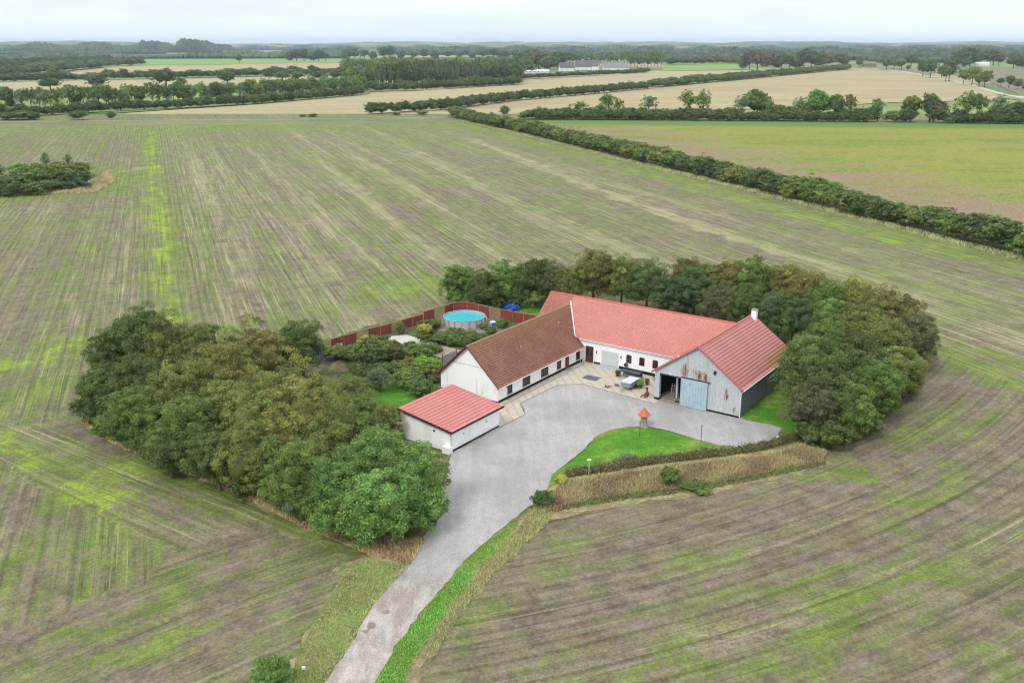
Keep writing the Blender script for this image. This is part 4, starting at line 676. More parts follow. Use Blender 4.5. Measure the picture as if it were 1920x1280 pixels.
# garden
GD = [(690, 640, 4.2, 3.5, 'dark', 'large dark domed bush in the garden left of the farmhouse'), (692, 627, 2.6, 2.0, 'gold', 'yellow-tipped bush by the red garden fence'), (739, 646, 3, 1.7, 'purple', 'dark purplish upright bush beside the white gravel patch'), (786, 646, 2.4, 2.8, 'green', 'wide loose green bush in front of the gravel patch'),
      (803, 664, 3.0, 2.3, 'lime', 'bright lime-green round bush by the house gable'), (760, 690, 2.6, 3.0, 'green', 'broad mid green bush in the middle of the garden'), (783, 714, 2.3, 2.2, 'teal', 'rounded bluish green bush next to the shed roof'), (628, 648, 1.8, 2.2, 'olive', 'low olive bush before the left end of the red fence'), (655, 652, 1.8, 1.8, 'dark', 'low dark bush beside the bed of purple flowers'),
      (830, 622, 1.8, 2.3, 'dark', 'low dark shrub in the bed below the pool, left one'), (852, 622, 1.8, 2.4, 'teal', 'low bluish shrub in the bed below the pool, middle one'), (878, 618, 1.8, 2.0, 'olive', 'low olive shrub in the bed below the pool, right one'), (792, 600, 2.0, 1.6, 'dark', 'dark shrub by the fence left of the pool'), (812, 597, 1.7, 1.5, 'olive', 'reddish olive shrub between fence and pool'),
      (750, 605, 2.0, 1.0, 'dark', 'climbing plant on the wooden trellis of the red fence'), (722, 628, 1.2, 1.0, 'dark', 'small dark plant at the edge of the white gravel'), (905, 606, 1.0, 1.0, 'green', 'small green plant behind the house ridge near the pool'), (943, 598, 1.4, 1.2, 'green', 'green plant in front of the right end of the red fence'), (918, 612, 1.2, 1.3, 'dark', 'dark plant just behind the farmhouse ridge'),
      (815, 700, 1.4, 1.0, 'purple', 'small dark bush against the house gable corner'), (770, 640, 1.2, 1.2, 'purple', 'small purple-grey bush near the deck'), (742, 676, 1.6, 1.4, 'olive', 'small olive bush in the middle bed of the garden'), (770, 668, 1.5, 1.4, 'brown', 'reddish brown bush in the middle bed of the garden'), (700, 628, 1.2, 1.2, 'olive', 'small olive bush next to the yellow-tipped bush'), (725, 655, 2.0, 1.5, 'dark', 'small dark bush right of the large domed bush')]
for px, py, h, r, k, lb in GD:
    x, y, _ = G(px, py, h); shrub(x, y, h, r, k, lb, 'garden shrubs')
rg = random.Random(77)
for i in range(26):
    px, py = rg.choice([(rg.uniform(648, 700), rg.uniform(672, 722)), (rg.uniform(700, 820), rg.uniform(640, 690)), (rg.uniform(640, 760), rg.uniform(632, 655)), (rg.uniform(800, 900), rg.uniform(612, 640))])
    k = rg.choice(['dark', 'green', 'olive', 'green', 'teal', 'grey']); h = rg.uniform(1.0, 2.4); x, y, _ = G(px, py, h); shrub(x, y, h, rg.uniform(.9, 1.9), k, f'{ADJ[k]} filler shrub in the garden beds, {ordw(i + 1)} of the smaller ones', 'smaller garden shrubs')
for px, py, h, r, k, lb in ((655, 704, 6.5, 3.2, 'olive', 'olive green tree between the left belt and the garden lawn'), (680, 735, 6.0, 2.8, 'green', 'mid green small tree at the near corner of the garden lawn'), (720, 752, 5.2, 2.6, 'olive', 'olive small tree left of the shed roof')): x, y, _ = G(px, py, h); near_tree(x, y, h, r, k, lb, None, True)
x, y, _ = G(711, 688, 3.6); near_tree(x, y, 3.8, 2.0, 'grey', 'small grey-green fruit tree standing on the garden lawn', None, name='fruit_tree')
for px, py, h, r, k, lb in [(1017, 920, 1.9, 1.1, 'teal', 'small dark bush at the gravel edge where the drive begins'), (1052, 890, 1.0, .8, 'gold', 'yellow and green small bush at the left end of the low hedge'), (1175, 850, 1.1, 1.2, 'grey', 'fine grey-green bush on the lawn side of the low hedge'), (1257, 875, 2.0, 1.3, 'green', 'green bush standing in the tall dry grass'),
                            (1300, 900, .9, 1.6, 'dark', 'low dark bramble at the foot of the dry grass'), (1320, 912, .6, 1.3, 'green', 'low green bramble at the field edge'), (510, 1232, 3.0, 1.5, 'bright', 'bright green young bush at the bottom edge beside the drive'), (1320, 838, .8, .5, 'grey', 'tiny grey bush beside the right rusty post'), (495, 1255, 2.2, 1.3, 'bright', 'second smaller bright green bush at the bottom edge'), (890, 888, .01, .01, 'dark', '')][:9]:
    x, y, _ = G(px, py, h); shrub(x, y, h, r, k, lb)
# low clipped hedge: one long hedge
def hedge():
    rs = np.random.RandomState(3); pts = GG([(1064, 892), (1095, 886), (1130, 882), (1180, 874), (1250, 864), (1310, 857), (1360, 851), (1420, 843), (1460, 833), (1500, 820), (1520, 812)]); V, F, T, Hh, n0 = [], [], [], [], 0
    for (x0, y0), (x1, y1) in zip(pts[:-1], pts[1:]):
        L = math.hypot(x1 - x0, y1 - y0)
        for k in range(int(L / .2) + 1):
            t = rs.uniform(); c = np.array([x0 + (x1 - x0) * t, y0 + (y1 - y0) * t, 0]); hh = rs.uniform(.7, 1.3); ti, hu = rs.uniform(.15, .7), rs.uniform(0, .8); n = 90
            d = unit(n, rs); d[:, 2] = np.abs(d[:, 2]); C = c + d * np.array([.62, .62, hh]) * rs.uniform(.65, 1.15, (n, 1)); v, f = leaves(C, d + unit(n, rs) * .6, .16, rs); V.append(v); F.append(f + n0); n0 += len(v); T.append(np.clip(ti + rs.uniform(-.2, .2, n), 0, 1)); Hh.append(np.full(n, hu))
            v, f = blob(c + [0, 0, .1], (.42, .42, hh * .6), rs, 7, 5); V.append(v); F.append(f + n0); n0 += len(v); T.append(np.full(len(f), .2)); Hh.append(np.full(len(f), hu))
    o = link('low_hedge', mesh_np('low_hedge', np.vstack(V), np.vstack(F), {'tint': ('FACE', np.concatenate(T)), 'hue': ('FACE', np.concatenate(Hh))}, [LEAF])); o.color = srgb(122, 118, 74, .9); tag(o, 'low brownish clipped hedge between the lawn and the tall dry grass', 'hedge')
hedge()
def blades(name, poly, n, h, w, cols, seed, label, cat='grass', lean=.35, z=0.02):
    rs = np.random.RandomState(seed); P = sample_poly(poly, n, rs); a = rs.uniform(0, 2 * np.pi, n); hh = h * rs.uniform(.45, 1.15, n); nz = np.sin(P[:, 0] * .9 + 2 * np.sin(P[:, 1] * .5)) * .5 + .5; hh *= .65 + .5 * nz
    d = np.stack([np.cos(a), np.sin(a)], 1) * w * .5; l = rs.normal(size=(n, 2)) * lean * hh[:, None]
    V = np.zeros((n, 4, 3)); V[:, 0, :2] = P - d; V[:, 1, :2] = P + d; V[:, 2, :2] = P + l + d * .35; V[:, 3, :2] = P + l - d * .35; V[:, :2, 2] = z; V[:, 2:, 2] = hh[:, None]
    t = np.clip(.2 + nz * .3 + rs.uniform(0, .6, n), 0, 1)
    o = link(name, mesh_np(name, V.reshape(-1, 3), np.arange(4 * n).reshape(-1, 4), {'tint': ('FACE', t), 'hue': ('FACE', np.clip(.5 + (nz - .5) * .8, 0, 1))}, [LEAF])); o.color = cols; return tag(o, label, cat, kind='stuff')
blades('dry_grass', GG([(1035, 925), (1070, 905), (1180, 888), (1300, 872), (1440, 858), (1500, 838), (1550, 850), (1540, 868), (1420, 893), (1300, 915), (1180, 930), (1100, 940), (1040, 960), (1005, 955)]), 24000, .55, .13, srgb(178, 158, 126, .95), 11, 'tall dry tan grass along the outer side of the low hedge')
blades('green_weeds', GG([(1035, 925), (1070, 905), (1180, 888), (1300, 872), (1440, 858), (1500, 838), (1550, 850), (1540, 868), (1420, 893), (1300, 915), (1180, 930), (1100, 940)]), 5000, .6, .13, srgb(132, 134, 84, 1.0), 19, 'green stems scattered through the tall dry grass bank')
blades('green_weeds', GG([(1040, 945), (1180, 915), (1300, 905), (1440, 880), (1540, 855), (1550, 870), (1420, 900), (1300, 922), (1180, 936), (1060, 955)]), 6000, .4, .14, srgb(120, 130, 80, 1.0), 18, 'green weeds mixed into the outer foot of the dry grass')
blades('dry_grass', GG([(1000, 955), (1035, 945), (1035, 975), (968, 1034), (905, 1100), (860, 1158), (805, 1240), (788, 1235), (838, 1148), (890, 1084), (945, 1022)]), 3500, .28, .09, srgb(160, 160, 108, 1.05), 12, 'knee-high dry brown grass along the right edge of the drive')
blades('dry_grass', GG([(150, 790), (175, 775), (300, 835), (560, 945), (740, 1020), (800, 1010), (770, 1060), (690, 1040), (560, 985), (430, 920), (300, 870), (190, 822)]), 26000, .5, .10, srgb(176, 160, 122, 1.05), 13, 'dry brownish grass fringe between the left tree belt and the field')
blades('verge_grass', GG([(690, 1050), (770, 1060), (700, 1130), (655, 1210), (606, 1290), (540, 1290), (560, 1220), (600, 1150), (640, 1085)]), 16000, .18, .10, srgb(150, 158, 104, 1.05), 14, 'short rough green grass on the left verge of the drive')
blades('verge_grass', GG([(975, 972), (920, 1010), (872, 1052), (802, 1135), (742, 1212), (700, 1290), (752, 1290), (795, 1212), (850, 1130), (905, 1066), (960, 1008)]), 9000, .16, .09, srgb(124, 158, 80, 1.05), 15, 'short bright green grass on the right verge of the drive')
blades('hedge_foot_grass', GG([(90, 350), (170, 356), (190, 330), (205, 318), (215, 340), (180, 362), (0, 368), (-60, 368), (-60, 358)]), 9000, .8, .25, srgb(168, 152, 122, 1.0), 16, 'rough tan grass round the tip of the hedge island in the field')
# ------------------------------------------------------------------ things in the yard and garden
def at(px, py, z=0): return G(px, py, z)
def thing(name, px, py, label, cat, rz=0, group=None):
    return tag(empty(name, at(px, py), rz), label, cat, group)
# trailer
T = thing('trailer', 1181, 727, 'small grey galvanised box trailer with pale cover parked on the paving by the barn', 'trailer', -AR)
m = MB(); m.box(-.75, .75, -1.35, 1.35, .55, .62); m.box(-.75, -.71, -1.35, 1.35, .62, 1.15); m.box(.71, .75, -1.35, 1.35, .62, 1.15); m.box(-.71, .71, -1.35, -1.31, .62, 1.15); m.box(-.71, .71, 1.31, 1.35, .62, 1.15)
for z in (.8, .98): m.box(-.77, -.752, -1.37, 1.37, z, z + .04); m.box(.752, .77, -1.37, 1.37, z, z + .04); m.box(-.75, .75, -1.37, -1.352, z, z + .04)
m.build('box', steel, T); m = MB(); m.box(-.79, .79, -1.4, 1.4, 1.152, 1.22); m.build('cover', simple('trailer_cover', srgb(226, 230, 236), .5, var=.05), T)
for s in (-1, 1):
    M_ = Matrix.Translation((s * .88, .15, .3)) @ Matrix.Rotation(math.pi / 2, 4, 'Y')
    m = MB(); m.tube([(s * .80, .15, .3), (s * .98, .15, .3)], .3, 16); w = m.build('wheel', simple('rubber', (.02, .02, .02, 1), .9), T); m = MB(); m.tube([(s * .985, .15, .3), (s * .995, .15, .3)], .16, 12); m.build('rim', steel, w)
    m = MB(); m.box(min(s * .77, s * 1.0), max(s * .77, s * 1.0), -.25, .55, .62, .65); m.build('mudguard', darkm, T)
m = MB(); m.tube([(-.5, -1.3, .52), (0, -2.4, .48)], .04); m.tube([(.5, -1.3, .52), (0, -2.4, .48)], .04); m.tube([(0, -2.35, .5), (0, -2.75, .5)], .04); m.tube([(0, -2.45, .55), (0, -2.45, .05)], .035); m.build('drawbar', steel, T)
# dark garden table / barbecue behind
T = thing('garden_table', 1183, 709, 'dark blue-grey covered table with legs standing between trailer and white wall', 'table', -AR)
tm_ = simple('dark_tarp', srgb(70, 76, 92), .5, var=.2, sc=5); m = MB(); m.box(-1.6, 1.6, -.6, .6, .95, 1.05); m.box(-1.55, 1.55, .5, .58, .3, .95); m.box(-1.0, 1.0, -.45, .45, .6, .94); m.build('top', tm_, T)
for sx in (-1.5, 1.5):
    for sy in (-.52, .52): m = MB(); m.box(sx - .04, sx + .04, sy - .04, sy + .04, 0, .95); m.build('leg', darkm, T)
T = thing('kettle_barbecue', 1173, 696, 'small black kettle barbecue by the white wall behind the covered table', 'barbecue')
m = MB(); m.lathe([(.05, .75), (.26, .88), (.32, 1.05), (.24, 1.24), (.04, 1.32)], 12); m.build('bowl', darkm, T)
for k in range(3): a = k * 2.1; m = MB(); m.tube([(.12 * math.cos(a), .12 * math.sin(a), .82), (.34 * math.cos(a), .34 * math.sin(a), 0)], .02); m.build('leg', darkm, T)
# plants in pots, scrap heap, rusty figure
clay = simple('terracotta', srgb(166, 96, 76), .85, var=.2); 
def pot(px, py, r, h, k, label):
    o = thing('potted_plant', px, py, label, 'plant'); m = MB(); m.lathe([(r * .7, 0.06), (r, h), (r * .85, h), (r * .8, h - .05)], 10); m.build('pot', clay, o); c = link('foliage', SHRUB[0], o); c.scale = (r * .7, r * .7, .28); c.location = (0, 0, h - .1); c.color = KC[k]
pot(1200, 728, .38, .35, 'lime', 'potted green plant just right of the trailer'); pot(1213, 722, .28, .35, 'green', 'potted plant behind the rusty figure near the barn post'); pot(1203, 722, .26, .3, 'gold', 'potted yellowish plant right of the trailer wheel')
pot(1158, 706, .3, .3, 'dark', 'potted plant at the foot of the wall near the garage door'); 
T = thing('rusty_figure', 1212, 743, 'rusty red-brown scrap figure sitting on the paving beside the barn post', 'sculpture'); rustm = simple('rust', srgb(150, 84, 64), .9, var=.3, sc=6)
m = MB(); m.tube([(0, 0, .1), (.1, 0, .5), (.05, .05, .95)], [.3, .26, .12], 8); m.lathe([(.02, .92), (.15, 1.0), (.16, 1.14), (.03, 1.24)], 10, (.05, .05)); m.tube([(-.05, -.1, .25), (-.6, -.3, .3), (-.9, -.45, .08)], [.13, .1, .07]); m.tube([(.15, -.1, .2), (-.2, -.5, .3), (-.4, -.8, .08)], [.13, .1, .07]); m.tube([(.1, -.1, .8), (-.3, -.3, .5)], [.08, .05]); m.build('body', rustm, T, True)
m = MB(); m.lathe([(.2, 1.18), (.2, 1.2), (.11, 1.22), (.1, 1.33)], 10, (.05, .05)); m.build('hat', darkm, T)
T = thing('scrap_heap', 1148, 725, 'small heap of old wood and stones lying on the paving left of the trailer', 'heap', .3)
rs = random.Random(3); m = MB()
for k in range(14):
    a = rs.uniform(0, 6.28); x, y = rs.uniform(-1.1, .9), rs.uniform(-.35, .35); l = rs.uniform(.2, .6); m.tube([(x, y, .12 + rs.uniform(0, .15)), (x + l * math.cos(a), y + l * math.sin(a) * .5, .1 + rs.uniform(0, .35))], rs.uniform(.03, .09), 5)
m.build('driftwood', simple('grey_wood', srgb(138, 126, 120), .9, var=.3), T)
m = MB()
for x, y, s in ((-.8, -.3, .16), (-.3, -.4, .12), (.8, .2, .14), (1.0, .0, .16)): v, f = blob((x, y, .12), (s, s, s * .8), np.random.RandomState(2), 8, 5, .2); m.add([tuple(q) for q in v], [tuple(q) for q in f])
m.build('stone', simple('pale_stone', srgb(206, 200, 188), .9), T)
# tree-stump bird house
T = thing('stump_birdhouse', 1207, 800, 'tree stump bearing a round birdhouse with orange conical roof at the edge of the lawn', 'birdhouse')
m = MB(); m.lathe([(.62, 0), (.55, .15), (.42, .7), (.40, 1.35), (.43, 1.42)], 12); rs = random.Random(5); m.v = [(x * (1 + rs.uniform(-.09, .09)), y * (1 + rs.uniform(-.09, .09)), z) for x, y, z in m.v]; m.build('stump', simple('stump_bark', srgb(170, 160, 146), .95, var=.35, sc=5), T)
org = simple('orange_roof', srgb(222, 120, 82), .6, var=.08); m = MB(); m.lathe([(.42, 1.422), (.45, 1.44), (.45, 1.68), (.4, 1.7)], 12); m.build('house', simple('orange_brown_wall', srgb(170, 100, 74), .8), T)
for k in range(8): a = k * math.pi / 4 + .2; m = MB(); m.tube([(.44 * math.cos(a), .44 * math.sin(a), 1.56), (.462 * math.cos(a), .462 * math.sin(a), 1.56)], .06, 8); m.build('entry_hole', black, T)
m = MB(); m.lathe([(.80, 1.60), (.82, 1.64), (.55, 1.96), (.34, 2.26), (.08, 2.62), (.02, 2.75)], 10); m.build('roof', org, T)
# posts
rusty = simple('rusty_iron', srgb(96, 70, 60), .85, var=.3)
for px, py, h, lb in ((1199, 819, 1.9, 'thin rusty iron post on the lawn in front of the birdhouse'), (1314, 832, 2.3, 'thin rusty iron post on the lawn edge right of the birdhouse')):
    T = thing('garden_post', px, py, lb, 'post'); m = MB(); m.tube([(0, 0, 0), (0, 0, h)], .035); m.build('pole', rusty, T); m = MB(); m.lathe([(.03, h), (.07, h + .05), (.06, h + .14), (.01, h + .18)], 8); m.build('finial', rusty, T)
T = thing('lamp_post', 1104, 889, 'slim white lamp post with small flat head at the left end of the low hedge', 'lamp'); m = MB(); m.tube([(0, 0, 0), (0, 0, 1.75)], .03); m.build('pole', trimw, T); m = MB(); m.box(-.22, .22, -.09, .09, 1.75, 1.84); m.build('lamp_head', trimw, T)
T = thing('globe_lamp', 1457, 829, 'white globe garden lamp on a short stem at the gravel end', 'lamp'); m = MB(); m.tube([(0, 0, 0), (0, 0, .5)], .03); m.build('pole', darkm, T); m = MB(); m.lathe([(.05, .48), (.17, .58), (.2, .7), (.15, .83), (.03, .9)], 12); m.build('globe', trimw, T, True)
T = thing('marker_box', 570, 1262, 'small white square box on a stake beside the drive at the bottom edge', 'box'); m = MB(); m.box(-.02, .02, -.02, .02, 0, .4); m.build('stake', darkm, T); m = MB(); m.box(-.13, .13, -.08, .08, .4, .62); m.box(-.06, .06, -.09, -.081, .46, .52); m.build('box', trimw, T)
T = thing('wheelie_bin', 853, 838, 'dark blue-grey wheelie bin standing against the front corner of the white shed', 'bin', -AR); m = MB(); m.add([(-.25, -.25, .05), (.25, -.25, .05), (.25, .25, .05), (-.25, .25, .05), (-.32, -.32, 1.05), (.32, -.32, 1.05), (.32, .32, 1.05), (-.32, .32, 1.05)], [(3, 2, 1, 0), (0, 1, 5, 4), (1, 2, 6, 5), (2, 3, 7, 6), (3, 0, 4, 7), (4, 5, 6, 7)]); bn = simple('bin_plastic', srgb(58, 66, 82), .6); m.build('bin_body', bn, T); m = MB(); m.box(-.35, .35, -.37, .35, 1.055, 1.12); m.build('lid', bn, T)
for s in (-1, 1): m = MB(); m.tube([(s * .26, .28, .12), (s * .32, .28, .12)], .12, 10); m.build('wheel', black, T)
T = thing('stick', 983, 772, 'dark forked branch lying upright at the corner of paving and gravel', 'stick'); m = MB(); m.tube([(0, 0, 0), (-.12, .2, .35), (-.3, .5, .9)], [.05, .04, .02], 5); m.tube([(-.1, .15, .3), (.1, .1, .6)], [.03, .015], 5); m.build('branch', simple('dark_twig', srgb(90, 80, 72), .9), T)
# in the barn
def inbarn(name, x, y, label, cat, rz=0):
    X, Y, _ = AB(108.7 + y, -46.9 + x); return tag(empty(name, (X, Y, .075), -AR + rz), label, cat)
T = inbarn('stepladder', -3.9, 1.2, 'grey stepladder standing just inside the open barn door', 'ladder', .2)
for s in (-.22, .22): m = MB(); m.tube([(s, -.4, 0), (s * .7, 0, 2.3)], .03); m.tube([(s, .5, 0), (s * .7, .05, 2.3)], .025); m.build('rail', steel, T)
m = MB(); [m.box(-.2, .2, -.4 + .4 * k / 6 - .04, -.4 + .4 * k / 6 + .04, 2.3 * k / 6 - .015, 2.3 * k / 6 + .015) for k in range(1, 6)]; m.build('step', steel, T)
T = inbarn('hand_truck', -3.0, .6, 'hand cart with two yellow wheels leaning inside the open barn door', 'cart', .5); yel = simple('yellow_wheel', srgb(214, 200, 92), .6)
m = MB(); m.tube([(-.2, 0, .2), (-.2, .5, 1.5)], .025); m.tube([(.2, 0, .2), (.2, .5, 1.5)], .025); [m.tube([(-.2, .38 * k, .2 + k), (.2, .38 * k, .2 + k)], .02) for k in (.3, .7, 1.1)]; m.box(-.25, .25, -.3, 0, .1, .13); m.build('frame', darkm, T)
for s in (-.32, .32): m = MB(); m.tube([(s - .04, .05, .22), (s + .04, .05, .22)], .2, 12); m.build('wheel', yel, T)
T = inbarn('work_machine', -1.2, 6.5, 'dark garden tractor standing deep inside the barn', 'machine', .3)
m = MB(); m.box(-.45, .45, -.9, .2, .45, .95); m.box(-.4, .4, .2, 1.0, .5, .7); m.box(-.35, .35, .55, .65, .7, 1.25); m.tube([(0, .1, .95), (0, .3, 1.2)], .03); m.build('body', simple('green_paint', srgb(66, 86, 66), .5), T)
for sx in (-.5, .5):
    for sy, r in ((-.6, .25), (.7, .38)): m = MB(); m.tube([(sx - .1, sy, r), (sx + .1, sy, r)], r, 14); w = m.build('wheel', black, T); m = MB(); m.tube([(sx - .11, sy, r), (sx + .11, sy, r)], r * .5, 10); m.build('rim', yel, w)
T = inbarn('workbench', -4.9, 6.5, 'wooden workbench with clutter along the left inner wall of the barn', 'bench')
wood = simple('old_wood', srgb(140, 112, 86), .85, var=.3, sc=4); m = MB(); m.box(-.5, .5, -2.5, 2.5, .85, .92); m.build('top', wood, T); [(lambda mm: (mm.box(sx - .05, sx + .05, sy - .05, sy + .05, 0, .85), mm.build('leg', wood, T)))(MB()) for sx in (-.42, .42) for sy in (-2.4, 2.4)]
T = inbarn('timber_post', -3.6, 1.8, 'pale painted timber post holding the barn roof behind the open door', 'post'); m = MB(); m.box(-.13, .13, -.13, .13, 0, 6.1); m.build('timber', trimw, T)
# pool
T = thing('swimming_pool', 871, 607, 'round above-ground pool with grey frame and turquoise water', 'pool'); pr, ph = 3.62, 1.42
pw = simple('pool_wall', srgb(208, 210, 214), .6, var=.06, sc=2); m = MB(); n = 40
for k in range(n):
    a0, a1 = 2 * math.pi * k / n, 2 * math.pi * (k + 1) / n; r1 = pr * .985; c0, s0, c1, s1 = math.cos(a0), math.sin(a0), math.cos(a1), math.sin(a1)
    m.face([(pr * c0, pr * s0, 0), (pr * c1, pr * s1, 0), (pr * c1, pr * s1, ph), (pr * c0, pr * s0, ph)]); m.face([(r1 * c1, r1 * s1, .1), (r1 * c0, r1 * s0, .1), (r1 * c0, r1 * s0, ph), (r1 * c1, r1 * s1, ph)])
m.build('wall', pw, T)
m = MB(); ring = [(pr * math.cos(2 * math.pi * k / 40), pr * math.sin(2 * math.pi * k / 40), ph) for k in range(41)]; m.tube(ring, .075, 6); m.build('rim', simple('pool_rim', srgb(196, 200, 206), .4), T)
lin = NB('pool_liner'); lin.col(lin.mix(lin.ss(lin.vor(lin.obj(), 1.4), .1, .6), srgb(120, 214, 226), srgb(70, 190, 210))); m = MB(); m.lathe([(pr * .98, .12), (pr * .98, .14)], 32); m.build('floor', lin.m, T)
wtr = NB('pool_water'); w_ = wtr.obj(); wtr.col(wtr.mix(wtr.ss(wtr.noise(w_, 1.6, 4, .6), .35, .65), srgb(70, 206, 222), srgb(104, 222, 230))); wtr.b.inputs['Roughness'].default_value = .08; wtr.b.inputs['Specular IOR Level'].default_value = .5; wtr.bump(wtr.noise(w_, 3, 3), .25, .04)
m = MB(); m.face([(pr * .975 * math.cos(2 * math.pi * k / 40), pr * .975 * math.sin(2 * math.pi * k / 40), ph - .22) for k in range(40)]); m.build('water', wtr.m, T)
pf = simple('pool_frame', srgb(130, 140, 152), .5)
for k in range(18): a = 2 * math.pi * k / 18 + .1; m = MB(); m.tube([((pr + .05) * math.cos(a), (pr + .05) * math.sin(a), 0), ((pr + .05) * math.cos(a), (pr + .05) * math.sin(a), ph - .03)], .045, 5); m.build('upright', pf, T)
m = MB(); a = -1.35; q = (math.cos(a), math.sin(a)); ex = (-q[1], q[0])
for s in (-.22, .22): m.tube([(q[0] * (pr + .8) + ex[0] * s, q[1] * (pr + .8) + ex[1] * s, 0), (q[0] * (pr + .12) + ex[0] * s, q[1] * (pr + .12) + ex[1] * s, ph + .35)], .03)
for z in (.3, .6, .9, 1.2): f_ = .8 - .68 * z / 1.8; m.tube([(q[0] * (pr + f_) + ex[0] * -.22, q[1] * (pr + f_) + ex[1] * -.22, z), (q[0] * (pr + f_) + ex[0] * .22, q[1] * (pr + f_) + ex[1] * .22, z)], .03)
m.build('ladder', steel, T)
sheet('pool_terrace', GG([(800, 606), (828, 592), (905, 590), (930, 600), (925, 618), (900, 632), (850, 626), (812, 616)]), .060, simple('terrace_slabs', srgb(150, 144, 138), .9, var=.15, sc=1.5), .15, .8)
sheet('white_gravel', GG([(715, 637), (735, 630), (760, 628), (790, 634), (815, 642), (805, 652), (785, 650), (757, 650), (730, 648)]), .060, simple('white_pebbles', srgb(222, 218, 212), .9, var=.12, sc=6), .2, .7)
sheet('flower_bed_soil', GG([(596, 655), (640, 650), (640, 672), (618, 684), (590, 680)]), .060, simple('dark_bed', srgb(92, 88, 84), .95, var=.3), .2, .7)
sheet('garden_soil', GG([(640, 645), (700, 625), (790, 595), (960, 595), (960, 625), (820, 690), (815, 730), (690, 705), (650, 690)]), .032, simple('bed_soil', srgb(104, 112, 74), .95, var=.35, sc=.8), .3, .9)
blades('lavender', GG([(596, 660), (636, 655), (636, 672), (616, 680), (592, 676)]), 2500, .45, .10, srgb(110, 104, 130, .9), 31, 'bed of dull purple flowers at the left end of the red fence', 'flowers')
# deck with steps
T = thing('wooden_deck', 826, 664, 'pale weathered timber deck of wide planks beside the white gravel', 'deck', -AR); dw = simple('weathered_deck', srgb(186, 170, 154), .9, var=.2, sc=2)
m = MB(); [m.box(-3.0, 2.4, -1.6 + k * .42, -1.6 + k * .42 + .38, .06, .22 + .04 * k) for k in range(9)]; m.build('planks', dw, T)
T = thing('privacy_screen', 843, 683, 'frosted grey screen wall beside the house gable and deck', 'screen', -AR + math.pi / 2); m = MB(); m.box(-1.6, 1.6, -.03, .03, .15, 1.8); m.build('panel', simple('frosted_panel', srgb(176, 180, 190), .3), T); pr_ = simple('post_red', srgb(140, 84, 76), .8)
for x in (-1.66, 1.66): m = MB(); m.box(x - .05, x + .05, -.06, .06, 0, 2.1); m.build('post', pr_, T)
T = thing('garden_arch', 798, 640, 'wooden garden arch overgrown with golden climber by the white gravel', 'arch', -.4)
for sx in (-.75, .75):
    for sy in (-.35, .35): m = MB(); m.box(sx - .05, sx + .05, sy - .05, sy + .05, 0, 2.2); m.build('post', simple('arch_wood', srgb(178, 140, 116), .8), T)
m = MB(); [m.box(-.9, .9, s * .35 - .04, s * .35 + .04, 2.2, 2.3) for s in (-1, 1)]; m.build('beam', simple('arch_wood_top', srgb(178, 140, 116), .8), T)
x, y, _ = at(798, 640); c = link('climber', SHRUB[1], T); c.scale = (.62, .5, .55); c.location = (0.1, 0, 1.35); c.color = KC['gold']
T = thing('garden_statue', 638, 650, 'white weathered statue on a plinth before the left end of the red fence', 'statue'); stn = simple('statue_stone', srgb(214, 208, 196), .9); m = MB(); m.lathe([(.42, 0), (.42, .5), (.2, .9), (.26, 1.2), (.2, 1.6), (.1, 1.8), (.15, 1.95), (.12, 2.15), (.03, 2.25)], 12); m.tube([(.15, 0, 1.55), (.4, -.1, 1.3)], [.07, .05]); m.tube([(-.15, 0, 1.55), (-.4, 0, 1.85)], [.07, .05]); m.build('figure', stn, T, True)
T = thing('garden_table', 924, 611, 'small white round garden table behind the pool end of the house ridge', 'table'); m = MB(); m.lathe([(.5, .70), (.52, .72), (.52, .75), (.5, .76)], 14); m.build('table_top', trimw, T); m = MB(); m.tube([(0, 0, 0), (0, 0, .7)], .05); m.build('leg', trimw, T)
T = thing('garden_chair', 927, 617, 'blue and white garden chair beside the small white table', 'chair', .5); bl = simple('blue_fabric', srgb(86, 108, 186), .8); m = MB(); m.box(-.3, .3, -.3, .3, .42, .47); m.build('seat', bl, T); m = MB(); m.box(-.3, .3, .27, .33, .48, 1.05); m.build('backrest', bl, T)
for sx in (-.27, .27):
    for sy in (-.27, .27): m = MB(); m.tube([(sx, sy, 0), (sx, sy, .42)], .025); m.build('leg', trimw, T)
T = thing('pool_pump', 911, 601, 'small white pool filter pump standing right of the pool', 'pump'); m = MB(); m.lathe([(.2, 0.06), (.25, .1), (.25, .6), (.12, .72), (.1, .85)], 10); m.build('tank', trimw, T)
T = thing('covered_boat', 958, 581, 'bright blue tarpaulin heap under the trees behind the pool fence', 'tarpaulin'); v, f = blob((0, 0, .45), (1.7, 1.1, 1.0), np.random.RandomState(8), 18, 12, .2); v[:, 2] = np.maximum(v[:, 2], 0); m = MB(); m.add([tuple(q) for q in v], [tuple(q) for q in f]); m.build('tarpaulin', simple('blue_tarp', srgb(48, 92, 190), .5, var=.25, sc=2), T); T.name = 'tarpaulin_heap'
T = thing('blue_barrel', 224, 795, 'blue plastic barrel half hidden in the shrubs at the lower left tree belt', 'barrel'); m = MB(); m.lathe([(.38, 0), (.44, .1), (.45, .5), (.44, 1.0), (.36, 1.1)], 14); m.build('drum', simple('blue_plastic', srgb(40, 72, 170), .4), T)
T = thing('caravan_box', 162, 345, 'tiny white hunting tower box at the tip of the hedge island', 'hut'); T.name = 'white_hut'; m = MB(); m.box(-.8, .8, -.6, .6, .5, 1.5); m.build('cabin', trimw, T); m = MB(); m.box(-.7, -.6, -.5, .5, 0, .5); m.build('leg', darkm, T); m = MB(); m.box(.6, .7, -.5, .5, 0, .5); m.build('leg', darkm, T)
